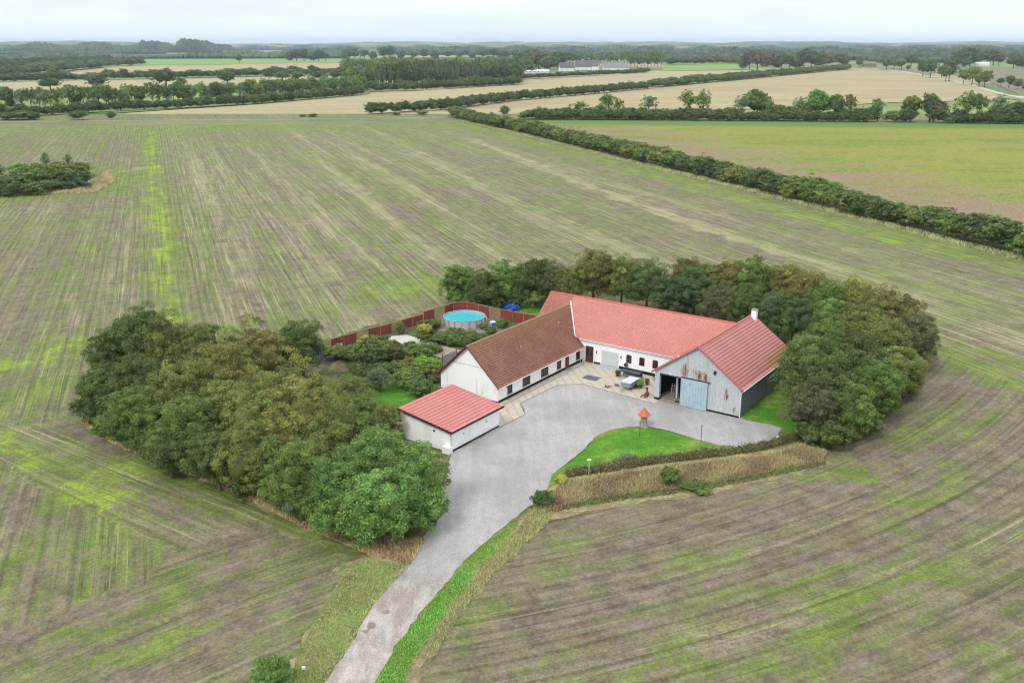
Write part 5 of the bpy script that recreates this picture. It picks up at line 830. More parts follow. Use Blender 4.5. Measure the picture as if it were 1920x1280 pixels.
# woodshed and round thing behind the barn
T = thing('lean_to_shelter', 1482, 640, 'open wooden lean-to shelter under the trees behind the barn', 'shelter', -AR + .3); m = MB(); m.add([(-2.2, -1, 1.7), (2.2, -1, 1.7), (2.2, 1, 2.3), (-2.2, 1, 2.3), (-2.2, -1, 1.8), (2.2, -1, 1.8), (2.2, 1, 2.4), (-2.2, 1, 2.4)], [(3, 2, 1, 0), (4, 5, 6, 7), (0, 1, 5, 4), (1, 2, 6, 5), (2, 3, 7, 6), (3, 0, 4, 7)]); m.build('roof', simple('grey_board_roof', srgb(134, 130, 126), .9, var=.2), T)
for x, y, h in ((-2, -.9, 1.7), (2, -.9, 1.7), (-2, .9, 2.25), (2, .9, 2.25)): m = MB(); m.box(x - .07, x + .07, y - .07, y + .07, 0, h); m.build('post', wood, T)
m = MB(); [m.box(.6, 2, -.98, -.94, z, z + .16) for z in np.arange(.1, 1.5, .24)]; m.build('slat_panel', simple('pale_slats', srgb(196, 192, 186), .8), T)
# garden fence: one fence of panels, posts, trellis panels
def gfence(pts, label):
    o = empty('garden_fence', (0, 0, 0)); tag(o, label, 'fence'); rf = simple('red_fence_board', srgb(152, 74, 66), .75, var=.12, sc=3); cap = simple('tan_fence_rail', srgb(178, 150, 116), .8)
    P = [(G(px, py, h)[:2], h, t) for px, py, h, t in pts]
    for (p, h, t), (q, h2, _) in zip(P[:-1], P[1:]):
        L = math.hypot(q[0] - p[0], q[1] - p[1]); a = math.atan2(q[1] - p[1], q[0] - p[0]); nseg = max(1, round(L / 2.6))
        for k in range(nseg):
            M_ = Matrix.Translation((p[0] + (q[0] - p[0]) * k / nseg, p[1] + (q[1] - p[1]) * k / nseg, 0)) @ Matrix.Rotation(a, 4, 'Z'); l = L / nseg
            m = MB(); m.box(-.05, .05, -.05, .05, 0, h + .02, M_); m.build('post', cap, o)
            m = MB()
            if t == 'r':
                zz = .1
                while zz < h - .12: m.box(.052, l - .052, -.02, .02, zz, min(zz + .14, h - .05), M_); zz += .15
                m.build('panel', rf, o)
            else:
                for x in np.arange(.12, l - .1, .2): m.box(x, x + .09, -.012, .012, .1, h - .05, M_)
                for z in np.arange(.2, h - .1, .22): m.box(.06, l - .06, -.03, -.014, z, z + .09, M_)
                m.build('trellis', cap, o)
            m = MB(); m.box(-.05, l + .05, -.07, .07, h + .021, h + .12, M_); m.build('cap_rail', cap, o)
gfence([(620, 636, 1.75, 'r'), (668, 623, 1.75, 't'), (690, 616.5, 1.75, 'r'), (734, 606, 1.75, 't'), (753, 600, 1.75, 'r'), (793, 588.5, 1.75, 'r')], 'long red garden fence with tan rails and trellis panels, lower left run')
gfence([(794, 583.5, 2.15, 'r'), (814, 578, 2.15, 't'), (834, 573, 2.15, 'r'), (850, 567.5, 2.15, 'r'), (876, 567, 2.15, 'r'), (897, 571, 2.15, 'r'), (918, 576, 2.15, 't'), (938, 580, 2.15, 'r'), (960, 583.5, 2.15, 'r')], 'taller red garden fence with trellis panels curving round the pool')
gfence([(962, 585, 1.9, 'r'), (982, 587.5, 1.9, 'r'), (1005, 591, 1.9, 'r')], 'short run of red fence between the pool corner and the house ridge')
# road things
for px, py, h, lb in ((1842, 171, 9, 'pale street lamp by the junction of the country road, left of two'), (1866, 174, 12, 'pale street lamp by the junction of the country road, right of two')):
    T = thing('street_lamp', px, py, lb, 'lamp'); m = MB(); m.tube([(0, 0, 0), (0, 0, h)], .12); m.build('pole', steel, T); m = MB(); m.box(-1.0, .1, -.2, .2, h, h + .25); m.build('lamp_head', trimw, T)
# ------------------------------------------------------------------ hedges, far trees, far farms and hills
def along(px, spacing, side=0.0):
    P = GG(px); out = []; acc = 0
    for (x0, y0), (x1, y1) in zip(P[:-1], P[1:]):
        L = math.hypot(x1 - x0, y1 - y0); t = acc
        while t < L: out.append((x0 + (x1 - x0) * t / L, y0 + (y1 - y0) * t / L)); t += spacing
        acc = t - L
    return out
def row(px, sp, h, r, ms, kinds, lab, group, name='tree', cat='tree', jit=.25, order=None, gaps=()):
    pts = [p for i, p in enumerate(along(px, sp)) if i not in gaps]
    for i, (x, y) in enumerate(pts):
        k = rt.choice(kinds); hh = rt.uniform(*h); rr = rt.uniform(*r)
        lb = f'{ADJ[k]} {lab}' + (', ' + ordw(i + 1) + ' ' + order if order else '')
        far(ms, x + rt.uniform(-jit, jit) * sp, y + rt.uniform(-jit, jit) * sp, hh, rr, k, lb, group, name, cat)
KC['dark'] = srgb(94, 112, 62, 1.0); KC['blue'] = srgb(88, 108, 68, 1.0)
def merged(px, sp, h, r, ms, col, label, name='hedge', cat='hedge', jit=.25, kind=None, n2=1, dep=0):
    V, F, T, n0 = [], [], [], 0
    for x, y in along(px, sp) * n2:
        me = rt.choice(ms); n = len(me.vertices); a = np.zeros(n * 3, np.float32); me.vertices.foreach_get('co', a); li = np.zeros(len(me.loops), np.int32); me.loops.foreach_get('vertex_index', li); t = np.zeros(len(me.polygons), np.float32); me.attributes['tint'].data.foreach_get('value', t)
        if me.name.startswith('far_bush') or len(li) == 4 * len(t): F.append(li.reshape(-1, 4) + n0)
        else: continue
        q = rt.uniform(0, 6.28); c, s_ = math.cos(q), math.sin(q); a = a.reshape(-1, 3) * [rt.uniform(*r) / 3.4] * np.array([1, 1, 0]) + a.reshape(-1, 3) * np.array([0, 0, rt.uniform(*h) / 10]); a = np.stack([a[:, 0] * c - a[:, 1] * s_ + x + rt.uniform(-jit, jit) * sp, a[:, 0] * s_ + a[:, 1] * c + y + rt.uniform(-jit, jit) * sp + rt.uniform(-dep, dep), a[:, 2]], 1)
        V.append(a); T.append(np.clip(t + rt.uniform(-.15, .15), 0, 1)); n0 += n
    T = np.concatenate(T); o = link(name, mesh_np(name, np.vstack(V), np.vstack(F), {'tint': ('FACE', T), 'hue': ('FACE', T * .6 + .2)}, [LEAF])); o.color = KC[col]; return tag(o, label, cat, kind=kind)
# long hedge on the right between stubble and yellow field
row([(852, 219), (900, 231.5), (1000, 252), (1130, 284.5), (1420, 352.5), (1600, 399), (1760, 436.5), (1930, 479), (2010, 499)], 4.6, (6.6, 9.0), (4.5, 5.7), FARB, ['dark', 'dark', 'olive', 'green', 'dark', 'olive'], 'bush in the long hedge', 'bushes of the long hedge', 'bush', 'bush', .18, 'from its far end')
blades('hedge_foot_grass', strip(GG([(860, 225), (1000, 257), (1130, 290), (1420, 360), (1700, 431), (1930, 488)]), 5.0), 16000, .6, .22, srgb(176, 176, 124, 1.15), 21, 'brownish grass at the foot of the long right hedge')
# island of bushes in the field at the left edge
for i, (px, py, h, r, k) in enumerate([(-60, 330, 6, 5, 'dark'), (0, 325, 7, 5, 'dark'), (-25, 303, 6.5, 4, 'dark'), (32, 322, 6, 4.6, 'dark'), (60, 318, 6.5, 4.6, 'green'), (90, 318, 6, 4.5, 'dark'), (118, 316, 6.5, 4.5, 'dark'), (146, 313, 6.2, 4.4, 'dark'), (40, 306, 6, 4, 'green'), (75, 303, 6.5, 4, 'olive'), (110, 302, 6, 4, 'olive'), (150, 301, 5.6, 3.6, 'olive'), (15, 340, 4.5, 3.6, 'dark'), (60, 338, 4.5, 3.8, 'dark'), (100, 334, 4.2, 3.6, 'dark'), (135, 330, 4.2, 3.4, 'blue')]):
    x, y, _ = G(px, py, h); far(FARB, x, y, h * 1.1, r * 1.25, k, f'{ADJ[k]} bush in the hedge island at the left field edge, {ordw(i + 1)} one', 'bushes of the hedge island', 'bush', 'bush')
for px, py in ((125, 300), (82, 302)): x, y, _ = G(px, 330, 0); far(LOOSE, x, y + 3, 8.5, 1.8, 'grey', 'thin bare-looking grey tree sticking out of the hedge island, ' + ('right' if px > 100 else 'left') + ' one', 'bare trees of the hedge island')
# row of trees behind the yellow field
H2 = [(1000, 222, 3.5, 3, 'b'), (1015, 222, 4, 3, 'b'), (1030, 221, 3.6, 3, 'b'), (1050, 221, 4.2, 3.3, 'b'), (1068, 220, 4, 3, 'b'), (1085, 221, 8, 4.2, 'l', 'green'), (1100, 221, 4.5, 3.4, 'b'), (1122, 222, 6, 3.6, 'b', 'green'), (1140, 219, 11.5, 5, 'l', 'bright'), (1160, 220, 9, 3, 'l', 'green'), (1140, 223, 4.5, 3.4, 'b'), (1165, 223, 4.5, 3.5, 'b'), (1182, 223, 5, 3.5, 'b'), (1200, 223, 4.8, 3.5, 'b'), (1216, 221, 11, 4.4, 'l', 'grey'),
      (1222, 224, 5.2, 3.6, 'b'), (1240, 224, 5, 3.6, 'b', 'green'), (1260, 224, 5, 3.6, 'b'), (1280, 224, 5, 3.6, 'b'), (1292, 221, 12.5, 5, 'l', 'green'), (1318, 221, 12.5, 4, 'l', 'green'), (1302, 225, 5, 3.6, 'b'), (1325, 225, 5, 3.6, 'b'), (1345, 225, 4.8, 3.6, 'b'), (1372, 225, 6, 3.8, 'b'), (1388, 224, 11, 4, 'l', 'grey'), (1418, 223, 13, 5.4, 'd', 'green'), (1434, 224, 9, 4, 'd', 'dark'), (1455, 225, 6.5, 4, 'b'), (1472, 225, 6, 3.5, 'b', 'green'),
      (1495, 224, 10, 3.5, 'l', 'grey'), (1490, 226, 5, 3.4, 'b'), (1531, 225, 14, 5.2, 'd', 'bright'), (1515, 226, 6.5, 4, 'b'), (1563, 226, 12, 4, 'd', 'green'), (1592, 226, 12, 3.6, 'l', 'brown'), (1584, 227, 5, 3, 'b'), (1612, 227, 5.5, 3.6, 'b'), (1632, 227, 6, 3.6, 'b'), (1645, 226, 10, 3.4, 'l', 'green'), (1673, 228, 4.5, 3.4, 'b', 'green'), (1700, 228, 6, 4, 'b'), (1707, 227, 11.5, 4.6, 'd', 'olive'), (1742, 228, 12.5, 4.2, 'd', 'dark'), (1756, 229, 8, 4.6, 'b', 'purple'),
      (1797, 229, 5.5, 3.8, 'b'), (1806, 227, 13, 5.4, 'l', 'green'), (1832, 228, 12.5, 5, 'l', 'green'), (1822, 230, 4, 2.8, 'b'), (1866, 228, 12, 4.6, 'l', 'grey'), (1868, 230, 6, 4, 'b'), (1885, 230, 7, 4.4, 'b'), (1900, 230, 8.5, 4.6, 'b'), (1922, 230, 7.5, 4.8, 'b'), (1950, 231, 8, 4.8, 'b')]
merged([(988, 224), (1300, 226), (1640, 229)], 4.2, (6, 9), (3.6, 4.8), FARB, 'dark', 'long low dark hedge under the trees behind the yellow field', jit=.2)
merged([(1780, 231), (1960, 233)], 5, (5, 8), (3.6, 4.8), FARB, 'dark', 'short low hedge at the right end behind the yellow field', jit=.2)
for i, t in enumerate(sorted(H2)):
    px, py, h, r, ty = t[:5]; k = t[5] if len(t) > 5 else 'dark'; h *= 1.45; r *= 1.6 if ty == 'b' else 1.45; h *= 1.25 if ty == 'b' else 1; x, y, _ = G(px, py + 1); nm = 'bush' if ty == 'b' else 'tree'
    far({'b': FARB, 'l': LOOSE, 'd': FART}[ty], x, y, h, r, k, f'{ADJ[k]} ' + {'b': 'low bush', 'l': 'airy open-crowned tree', 'd': 'dense round tree'}[ty] + f' in the row behind the yellow field, {ordw(i + 1)} from left', 'trees and bushes of the row behind the yellow field', nm, nm)
for px, py, h, r, k, lb in [(947, 217, 5.5, 3.2, 'dark', 'lone dark round bush between the two hedges in the middle distance'), (38, 225, 5, 8, 'dark', 'wide low dark bush at the far left edge of the stubble field'), (12, 225, 4.5, 5, 'dark', 'low dark bush touching the left picture edge beyond the field'), (60, 225, 5, 4.5, 'dark', 'right part of the low bushes at the left picture edge beyond the field'), (151, 225, 5.5, 5.5, 'dark', 'lone dark dome-shaped bush beyond the left end of the field'), (211, 224, 4.5, 2.6, 'dark', 'small lone dark bush beside the dome-shaped bush'), (791, 216, 2.6, 4, 'grey', 'low grey-green bush at the foot of the middle hedge'), (742, 216, 1.5, 3, 'olive', 'tiny low bush by the track left of the middle hedge'), (586, 219, 1.8, 3.4, 'olive', 'low olive bush by the field track'), (568, 219, 1.6, 2.2, 'olive', 'smaller low olive bush by the field track')]:
    x, y, _ = G(px, py); far(FARB, x, y, h * 1.35, r * 1.15, k, lb, None, 'bush', 'bush')
# middle hedge running away to the right
row([(696, 214), (830, 206), (960, 189), (1090, 178), (1216, 166)], 6.0, (8, 10.5), (4.4, 5.6), FARB, ['dark', 'dark', 'blue'], 'bush in the middle hedge', 'bushes of the middle hedge', 'bush', 'bush', .2, 'from its near end', gaps=(24,))
merged([(1226, 164), (1400, 148), (1590, 130)], 9, (10, 12.5), (6.5, 8), FARB, 'dark', 'dark far half of the middle hedge, running up to the copper trees', jit=.15)
# young tree belt on the left
row([(-120, 221), (80, 217), (170, 211), (480, 195), (680, 178)], 5.6, (7, 10.5), (4, 5.5), FARB, ['dark', 'dark', 'blue'], 'low bush before the young left tree belt', 'bushes along the left tree belt', 'bush', 'bush', .2, 'from the left')
row([(-120, 213), (80, 211), (170, 206), (480, 191), (676, 174)], 7.0, (15, 20), (5, 7), LOOSE + FART[:2] + POPL[:1], ['green', 'green', 'grey', 'bright', 'olive', 'dark'], 'young tree', 'front trees of the far left belt', 'tree', 'tree', .25, 'from left, front row of the far left belt')
row([(-120, 202), (100, 200), (480, 184), (660, 170)], 13.0, (14, 18), (5.0, 7), LOOSE + FART[:1], ['green', 'grey', 'bright', 'olive'], 'young tree', 'rear trees of the far left belt', 'tree', 'tree', .3, 'from left, rear row of the far left belt')
for i, (px, py, h, r, k) in enumerate([(95, 169, 14, 11, 'dark'), (183, 170, 17, 12, 'dark'), (312, 165, 22, 14, 'dark'), (342, 166, 11, 6, 'green'), (427, 160, 17, 12, 'dark'), (100, 152, 16, 8, 'green'), (505, 152, 16, 9, 'dark'), (530, 152, 14, 10, 'dark'), (560, 154, 14, 10, 'green'), (600, 152, 15, 11, 'dark'), (630, 152, 15, 11, 'dark'), (645, 150, 12, 9, 'dark')]):
    x, y, _ = G(px, py); far(FART, x, y, h, r, k, f'large {ADJ[k]} round tree beyond the left tree belt, {ordw(i + 1)} in line', 'round trees beyond the left belt')
merged([(-100, 156), (0, 153.5), (120, 151), (300, 147), (480, 142.5), (660, 138)], 11, (10, 17), (8, 10.5), FARB, 'dark', 'long dark hedge beyond the left tree belt, between two pale fields')
merged([(-60, 146), (40, 141), (110, 134), (200, 125)], 14, (14, 22), (10, 14), FARB, 'dark', 'thick dark hedge by the left picture edge, climbing to the far green strip')
merged([(-60, 135), (0, 131), (100, 124), (195, 118)], 16, (14, 24), (11, 15), FARB, 'blue', 'dark copse at the far left behind the thick hedge', 'copse', 'wood', .5, 'stuff', 2, 60)
merged([(215, 124), (262, 122)], 14, (14, 20), (10, 13), FARB, 'dark', 'short dark hedge piece at the left end of the far green strip')
x, y, _ = G(449, 119); far(FART, x, y, 22, 10, 'dark', 'lone dark tree standing in the far pale field', None)
# main wood
rw = np.random.RandomState(9)
for j, (a, b_, n) in enumerate([((662, 170), (972, 157), 34), ((656, 163), (975, 152), 30), ((652, 156), (975, 147), 26), ((650, 149), (975, 142), 22), ((650, 143), (965, 137), 18)]):
    for i in range(n):
        t = (i + rw.uniform(-.3, .3)) / (n - 1); px = a[0] + (b_[0] - a[0]) * t; x, y, _ = G(px, a[1] + (b_[1] - a[1]) * t)
        if px < 742: ms, k, h, r = POPL, rt.choice(['grey', 'green', 'green']), rw.uniform(17, 23), rw.uniform(5.5, 8)
        elif px < 905: ms, k, h, r = (CONI if rw.uniform() < .6 else FART), rt.choice(['dark', 'blue', 'dark', 'purple']), rw.uniform(16, 21), rw.uniform(5, 7)
        else: ms, k, h, r = FART, rt.choice(['dark', 'green', 'blue']), rw.uniform(15, 20), rw.uniform(6, 8)
        tp = 'pale poplar' if px < 742 else 'conifer' if ms is CONI else 'broadleaf tree'
        nm_ = 'poplar' if px < 742 else 'conifer' if ms is CONI else 'tree'; far(ms, x, y, h * 1.35, r * 1.1, k, f'{ADJ[k]} {tp}, {ordw(i + 1)} from left, {["front","second","third","fourth","rearmost"][j]} rank of the middle wood', {'poplar': 'poplars', 'conifer': 'conifers', 'tree': 'broadleaf trees'}[nm_] + ' of the middle wood', nm_, nm_)
merged([(664, 171.5), (800, 168.5), (972, 158.5)], 7, (9, 14), (5, 7), FARB, 'dark', 'undergrowth of dark bushes along the front edge of the middle wood', 'undergrowth', 'bushes', .3, 'stuff', 1, 4)
# big old trees behind
def clump(pts, label, group, kinds=('dark', 'blue')):
    for i, (px, py, h, r) in enumerate(pts):
        x, y, _ = G(px, py); k = rt.choice(kinds); far(FART if i % 3 else FARB, x, y, h * 1.12, r * 1.1, k, f'{ADJ[k]} {label}' + (f', {ordw(i + 1)} from left' if len(pts) > 1 else ''), group)
clump([(543, 115, 28, 16), (556, 115, 32, 18), (570, 115, 32, 18), (584, 115, 31, 18), (598, 115, 29, 18), (611, 115, 22, 15)], 'tree of the rounded isolated copse on the far fields', 'trees of the rounded copse')
clump([(648, 113, 35, 17), (664, 113, 36, 17), (684, 112, 30, 14), (698, 112, 31, 15), (718, 112, 38, 17), (733, 112, 40, 18), (752, 112, 33, 13), (775, 112, 26, 14), (795, 112, 30, 15), (815, 112, 30, 15), (842, 111, 27, 14), (862, 111, 22, 12), (885, 111, 22, 12), (905, 111, 30, 16), (925, 111, 33, 16), (945, 111, 30, 16), (965, 111, 28, 16)], 'old tree in the line on the far ridge', 'old trees in line behind the middle wood')
merged([(655, 131), (800, 128), (960, 127), (1050, 124)], 24, (20, 28), (12, 16), FARB, 'green', 'mixed woodland behind the middle wood', 'woodland', 'wood', .5, 'stuff', 2, 60)
clump([(978, 132, 32, 17), (995, 126, 36, 20), (1010, 130, 34, 18), (1030, 131, 30, 18), (1045, 128, 30, 16), (1058, 124, 28, 18), (985, 138, 25, 15), (968, 146, 20, 9), (1068, 122, 26, 15)], 'tree of the group left of the distant white farm', 'trees left of the distant farm', ('dark', 'blue', 'copper', 'dark'))
for i in range(26):
    px = 1082 + i * 6.3; x, y, _ = G(px, 127 - (i % 3) * 1.2 if px > 1180 else 120 - (i % 3)); k = 'grey' if px < 1140 else 'green'; far(POPL, x, y, rw.uniform(26, 32) * (1 + .1 * (px > 1160)), rw.uniform(9, 13), k, f'{ADJ[k]} poplar behind the distant farm, {ordw(i + 1)} from left', 'poplars behind the distant farm', 'poplar', 'poplar')
merged([(972, 149), (1060, 144), (1185, 138), (1214, 135.5)], 8, (6.5, 9), (4.5, 6), FARB, 'dark', 'dark hedge in front of the distant white farm', jit=.2)
merged([(1250, 121.5), (1320, 120), (1395, 119.5)], 20, (18, 28), (13, 17), FARB, 'dark', 'dark hedge behind the small far green field')
clump([(1393, 130, 25, 12), (1405, 131, 32, 14), (1420, 131, 34, 15), (1435, 131, 30, 13)], 'tree at the end of the small green field', 'trees at the end of the small green field', ('dark', 'copper'))
clump([(1452, 131, 24, 13), (1465, 131, 26, 14), (1480, 131, 28, 15), (1492, 130, 30, 15), (1505, 130, 34, 15), (1520, 129, 33, 15), (1536, 129, 33, 15), (1548, 128, 28, 14), (1574, 128, 28, 11), (1583, 128, 24, 9), (1560, 122, 14, 6)], 'tree behind the far end of the middle hedge', 'trees behind the far end of the middle hedge', ('copper', 'dark', 'blue', 'copper'))
for i, (px, py, h, r, k) in enumerate([(1611, 125.5, 16, 6, 'dark'), (1610, 127, 14, 5, 'dark'), (1662, 131.5, 20, 8, 'dark'), (1676, 129, 16, 8, 'green'), (1690, 131, 18, 9, 'green'), (1702, 133, 9, 4, 'dark'), (1708, 124, 22, 12, 'dark'), (1730, 143, 20, 8, 'dark'), (1744, 146, 22, 9, 'dark'), (1765, 146, 14, 6, 'dark'), (1779, 152, 25, 8, 'dark'), (1773, 153, 18, 7, 'green'), (1806, 158, 16, 6.5, 'green'), (1822, 160, 19, 7.5, 'olive'), (1845, 164, 16, 7, 'olive'), (1835, 163, 13, 6, 'green'), (1876, 160, 7, 4, 'dark'), (1891, 166, 12, 5, 'dark'), (1908, 168, 10, 5, 'olive'), (1922, 172, 6, 3, 'dark')]):
    x, y, _ = G(px, py); side = 'beyond' if px in (1708, 1876, 1891, 1908, 1922) else 'beside'
    far(FART, x, y, h * 1.2, r * 1.2, k, f'{ADJ[k]} roadside tree {side} the pale country road, {ordw(i + 1)} from its far end', 'trees along the country road')
clump([(1795, 124, 36, 18), (1805, 125, 38, 18), (1818, 125, 38, 18), (1832, 124, 32, 16), (1850, 123, 34, 16), (1862, 123, 34, 16), (1812, 127, 20, 12), (1872, 123, 26, 12), (1900, 128, 24, 13), (1912, 128, 26, 13), (1925, 128, 22, 13)], 'tree of the large grove at the upper right', 'trees of the upper right grove', ('dark', 'copper', 'dark'))
# far woods: thousands of crowns nobody could count
def crowns(name, specs, seed, label, col):
    rs = np.random.RandomState(seed); P = []
    for a, b_, n, dep, h, r in specs:            # pixel ends on the ground, count, depth in metres, height, radius
        (x0, y0), (x1, y1) = GG([a, b_]); t = rs.uniform(0, 1, n); L = math.hypot(x1 - x0, y1 - y0); q = rs.uniform(-.5, .5, n) * dep
        hh = h * rs.uniform(.7, 1.1, n) * (1 + .25 * np.sin(t * L / 60 + seed)); P.append(np.stack([x0 + (x1 - x0) * t - (y1 - y0) / L * q, y0 + (y1 - y0) * t + (x1 - x0) / L * q, hh, r * rs.uniform(.7, 1.25, n)], 1))
    P = np.vstack(P); V, F, T, n0 = [], [], [], 0; base = [blob((0, 0, 0), (1, 1, 1), rs, 9, 6, .25) for _ in range(8)]
    for x, y, h, r in P:
        v, f = base[rs.randint(8)]; V.append(v * [r, r, h * .55] + [x, y, h * .5]); F.append(f + n0); n0 += len(v); T.append(np.full(len(f), rs.uniform(.1, .8)) + rs.uniform(-.15, .15, len(f)))
    T = np.clip(np.concatenate(T), 0, 1); o = link(name, mesh_np(name, np.vstack(V), np.vstack(F), {'tint': ('FACE', T), 'hue': ('FACE', T)}, [LEAF])); o.color = col; tag(o, label, 'wood', kind='stuff')
D_ = srgb(84, 98, 68)
crowns('far_wood', [((-80, 99), (435, 98), 900, 300, 34, 20), ((-80, 103), (300, 101), 300, 200, 18, 14), ((60, 97), (390, 96.5), 500, 300, 46, 22), ((270, 99), (330, 99), 60, 140, 50, 24), ((345, 99), (405, 99), 110, 160, 56, 24), ((400, 100), (440, 100), 60, 80, 22, 16)], 1, 'dark old forest on the rise at the far left', D_)
crowns('plantation', [((-80, 113), (205, 109), 700, 220, 15, 8), ((195, 110), (640, 109.5), 900, 60, 14, 8), ((-80, 119), (190, 113), 350, 160, 17, 11), ((440, 106), (640, 107), 300, 160, 20, 13)], 2, 'lighter young plantation in front of the far left forest', srgb(106, 124, 86))
crowns('far_wood', [((960, 103), (1250, 103), 500, 500, 26, 18), ((1240, 113), (1450, 113), 380, 260, 22, 14), ((1240, 105), (1620, 106), 650, 500, 26, 18), ((1550, 112), (1800, 112), 420, 300, 22, 14), ((1640, 117), (1800, 117), 160, 100, 16, 11), ((1700, 103), (1960, 104), 500, 500, 30, 18), ((1600, 108), (1980, 107), 500, 300, 24, 16), ((560, 104), (640, 103), 120, 200, 24, 16), ((760, 103), (1000, 102), 350, 300, 26, 18)], 3, 'distant dark woodland and hedgerows in the plain beyond the farm', D_)
crowns('far_wood', [((430, 94.5), (760, 94), 420, 500, 30, 26), ((740, 95.5), (1250, 95.5), 700, 700, 30, 26), ((1150, 97.5), (1640, 98), 700, 500, 28, 24), ((1560, 97), (1990, 97), 650, 500, 30, 24), ((1000, 92.5), (1500, 92.3), 500, 600, 34, 30), ((1650, 91.8), (2000, 91.8), 420, 600, 34, 30), ((420, 92.3), (800, 92), 400, 600, 34, 30), ((-100, 94), (200, 94), 300, 600, 34, 30)], 4, 'bluish hazy bands of woodland in the far plain', D_)
# low hills on the horizon
def hills():
    b = NB('hill_cover'); p = b.pos(); v = b.n('ShaderNodeTexVoronoi'); v.inputs['Scale'].default_value = .0017; b.put(v.inputs['Vector'], b.scale(p, (1, .4, 0))); sc = b.n('ShaderNodeSeparateColor'); b.put(sc.inputs[0], v.outputs['Color'])
    n = b.noise(p, .004, 5, .7); c = b.mix(b.ss(sc.outputs[0], .45, .48), srgb(84, 98, 70), srgb(150, 152, 112)); c = b.mix(b.ss(sc.outputs[1], .7, .72), c, srgb(84, 96, 66)); c = b.mix(b.ss(n, .4, .6, 0, .7), c, srgb(76, 90, 64)); b.col(c); mat = b.m
    rs = np.random.RandomState(4)
    for k, (dist, hgt, dep) in enumerate([(9000, 50, 1500), (12500, 78, 2500), (17000, 108, 4000)]):
        xs = np.arange(-dist * .75, dist * .75, 60.); n = len(xs); prof = np.zeros(n)
        for o in range(1, 8): prof += np.sin(xs / (3800 / 1.9 ** o) * 1.3 + rs.uniform(0, 6)) / 1.75 ** o
        prof = hgt * (.72 + .30 * prof); prof = np.maximum(prof, 6) + np.repeat(rs.uniform(0, 11, n // 3 + 1), 3)[:n] * (np.repeat(rs.uniform(0, 1, n // 12 + 1), 12)[:n] > .45) + rs.uniform(0, 3, n)
        R = [(0, -.8), (.25, .45), (.5, .85), (.62, 1.), (1., .9), (1.6, -.1)]
        V = np.array([(x, dist + f * dep - dep * .5, (pr * g if g > 0 else -3)) for f, g in R for x, pr in zip(xs, prof)]); i = np.arange(len(R) * n).reshape(len(R), n)
        tag(link('hill', mesh_np('hill', V, np.stack([i[:-1, :-1].ravel(), i[:-1, 1:].ravel(), i[1:, 1:].ravel(), i[1:, :-1].ravel()], 1), None, [mat], smooth=True)), kind='structure')
hills()
# distant farm and houses
slate = simple('dark_slate_roof', srgb(112, 110, 118), .7, var=.15, sc=.5); eternit = simple('grey_roof', srgb(150, 150, 152), .8, var=.15, sc=.5); wht = simple('far_white', (.74, .74, .74, 1), .8, var=.05); brick = simple('red_brick_far', srgb(160, 128, 112), .9); redr = simple('red_roof_far', srgb(150, 126, 116), .8)
def farhouse(px, py, L, Wd, e, r, rz, wall, roof, label, name='distant_house'):
    x, y, _ = G(px, py); o = empty(name, (x, y, 0), rz); tag(o, label, 'house')
    m = MB(); m.add([(-L / 2, -Wd / 2, 0), (L / 2, -Wd / 2, 0), (L / 2, Wd / 2, 0), (-L / 2, Wd / 2, 0), (-L / 2, -Wd / 2, e), (L / 2, -Wd / 2, e), (L / 2, Wd / 2, e), (-L / 2, Wd / 2, e), (-L / 2, 0, r - .2), (L / 2, 0, r - .2)], [(0, 1, 5, 4), (2, 3, 7, 6), (1, 2, 6, 9, 5), (3, 0, 4, 8, 7)]); m.build('wall', wall, o)
    m = MB(); a, b_ = L / 2 + .5, Wd / 2 + .6; ez = e - .3
    m.add([(-a, -b_, ez), (a, -b_, ez), (a, 0, r), (-a, 0, r), (-a, b_, ez), (a, b_, ez)], [(0, 1, 2, 3), (3, 2, 5, 4)]); m.add([(-a, -b_, ez - .2), (a, -b_, ez - .2), (a, 0, r - .25), (-a, 0, r - .25), (-a, b_, ez - .2), (a, b_, ez - .2)], [(3, 2, 1, 0), (4, 5, 2, 3)]); m.build('roof', roof, o)
    for k in range(max(2, int(L / 7))): xx = -L / 2 + L * (k + .5) / max(2, int(L / 7)); m = MB(); m.box(xx - .6, xx + .6, -Wd / 2 - .05, -Wd / 2 - .01, 1, 2.3); m.build('window', glass, o)
    return o
farhouse(1062, 133.5, 27, 10, 6, 15, R_(8), wht, slate, 'distant white farmhouse with dark steep roof, leftmost of the far farm buildings')
farhouse(1096, 131.5, 34, 12, 6, 17, R_(-6), wht, slate, 'distant white farm building with dark roof in the middle of the far farm')
farhouse(1117, 132.5, 11, 24, 8, 19, R_(-10), wht, slate, 'distant dark-gabled barn facing this way in the far farm')
farhouse(1154, 131.5, 48, 14, 5, 13, R_(3), wht, eternit, 'distant long barn with grey roof, rightmost of the far farm buildings')
farhouse(1366, 110.5, 90, 22, 7, 13, R_(5), wht, eternit, 'distant long low white farm shed beyond the small green field'); farhouse(1002, 136.5, 50, 8, 3, 5, 0, wht, wht, 'distant low white shed left of the far farm')
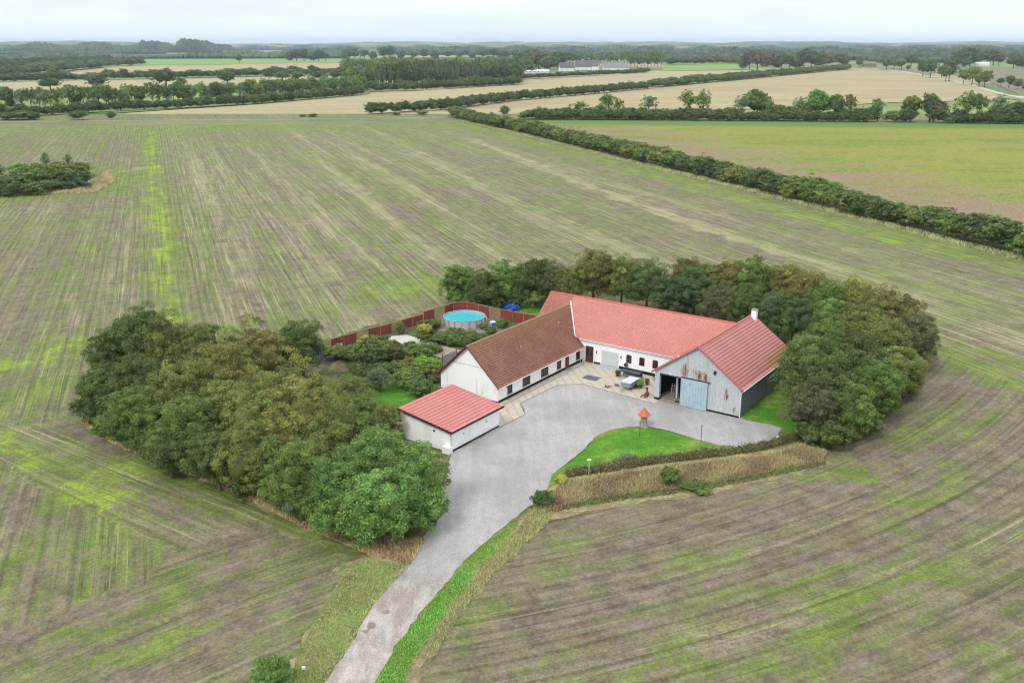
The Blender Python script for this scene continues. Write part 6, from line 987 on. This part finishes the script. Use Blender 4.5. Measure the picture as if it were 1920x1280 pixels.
farhouse(1628, 125, 30, 14, 6, 11, R_(-10), brick, redr, 'distant red brick house beside the country road'); farhouse(1650, 109.5, 24, 14, 6, 11, .3, wht, redr, 'distant small white house left in the trees above the road'); farhouse(1674, 109.2, 20, 14, 6, 11, .1, wht, eternit, 'distant small white house right in the trees above the road')
farhouse(1766, 108.5, 26, 14, 7, 12, -.2, wht, wht, 'distant white house among trees at the upper right'); farhouse(1840, 124.5, 30, 12, 6, 9, 0, wht, wht, 'distant white low building before the upper right grove'); farhouse(1874, 106.4, 90, 18, 6, 10, 0, wht, wht, 'distant long white greenhouse at the upper right edge')
farhouse(1573, 90.8, 110, 40, 16, 26, 0, wht, wht, 'distant white farm on the green slope near the horizon'); farhouse(1628, 89.6, 80, 40, 14, 26, 0, wht, wht, 'distant tiny white farm right on the green slope near the horizon'); farhouse(612, 89.5, 130, 40, 14, 26, 0, wht, wht, 'distant white buildings near the horizon left of centre')
farhouse(560, 91.6, 260, 40, 9, 14, 0, wht, wht, 'distant pale greenhouses near the horizon behind the rounded copse'); farhouse(770, 91.2, 260, 30, 9, 14, 0, wht, wht, 'distant pale greenhouses near the horizon behind the old trees'); farhouse(1352, 93.0, 90, 40, 12, 18, 0, wht, wht, 'distant white shed in the far plain right of centre'); farhouse(1770, 90.6, 260, 40, 10, 16, 0, wht, wht, 'distant pale sheds on the horizon at the right')
# haze
hz = MB(); hz.box(-17500, 17500, -300, 21500, -1.7, 150); ho = hz.build('haze', [], None)
hm = bpy.data.materials.new('haze_air'); hm.use_nodes = True; nt = hm.node_tree; nt.nodes.clear(); out = nt.nodes.new('ShaderNodeOutputMaterial'); pv = nt.nodes.new('ShaderNodeVolumePrincipled')
pv.inputs['Color'].default_value = (.62, .79, 1, 1); pv.inputs['Density'].default_value = HAZE; pv.inputs['Anisotropy'].default_value = .2; nt.links.new(pv.outputs[0], out.inputs['Volume'])
if len(ho.data.materials): ho.data.materials[0] = hm
else: ho.data.materials.append(hm)
tag(ho, kind='stuff')
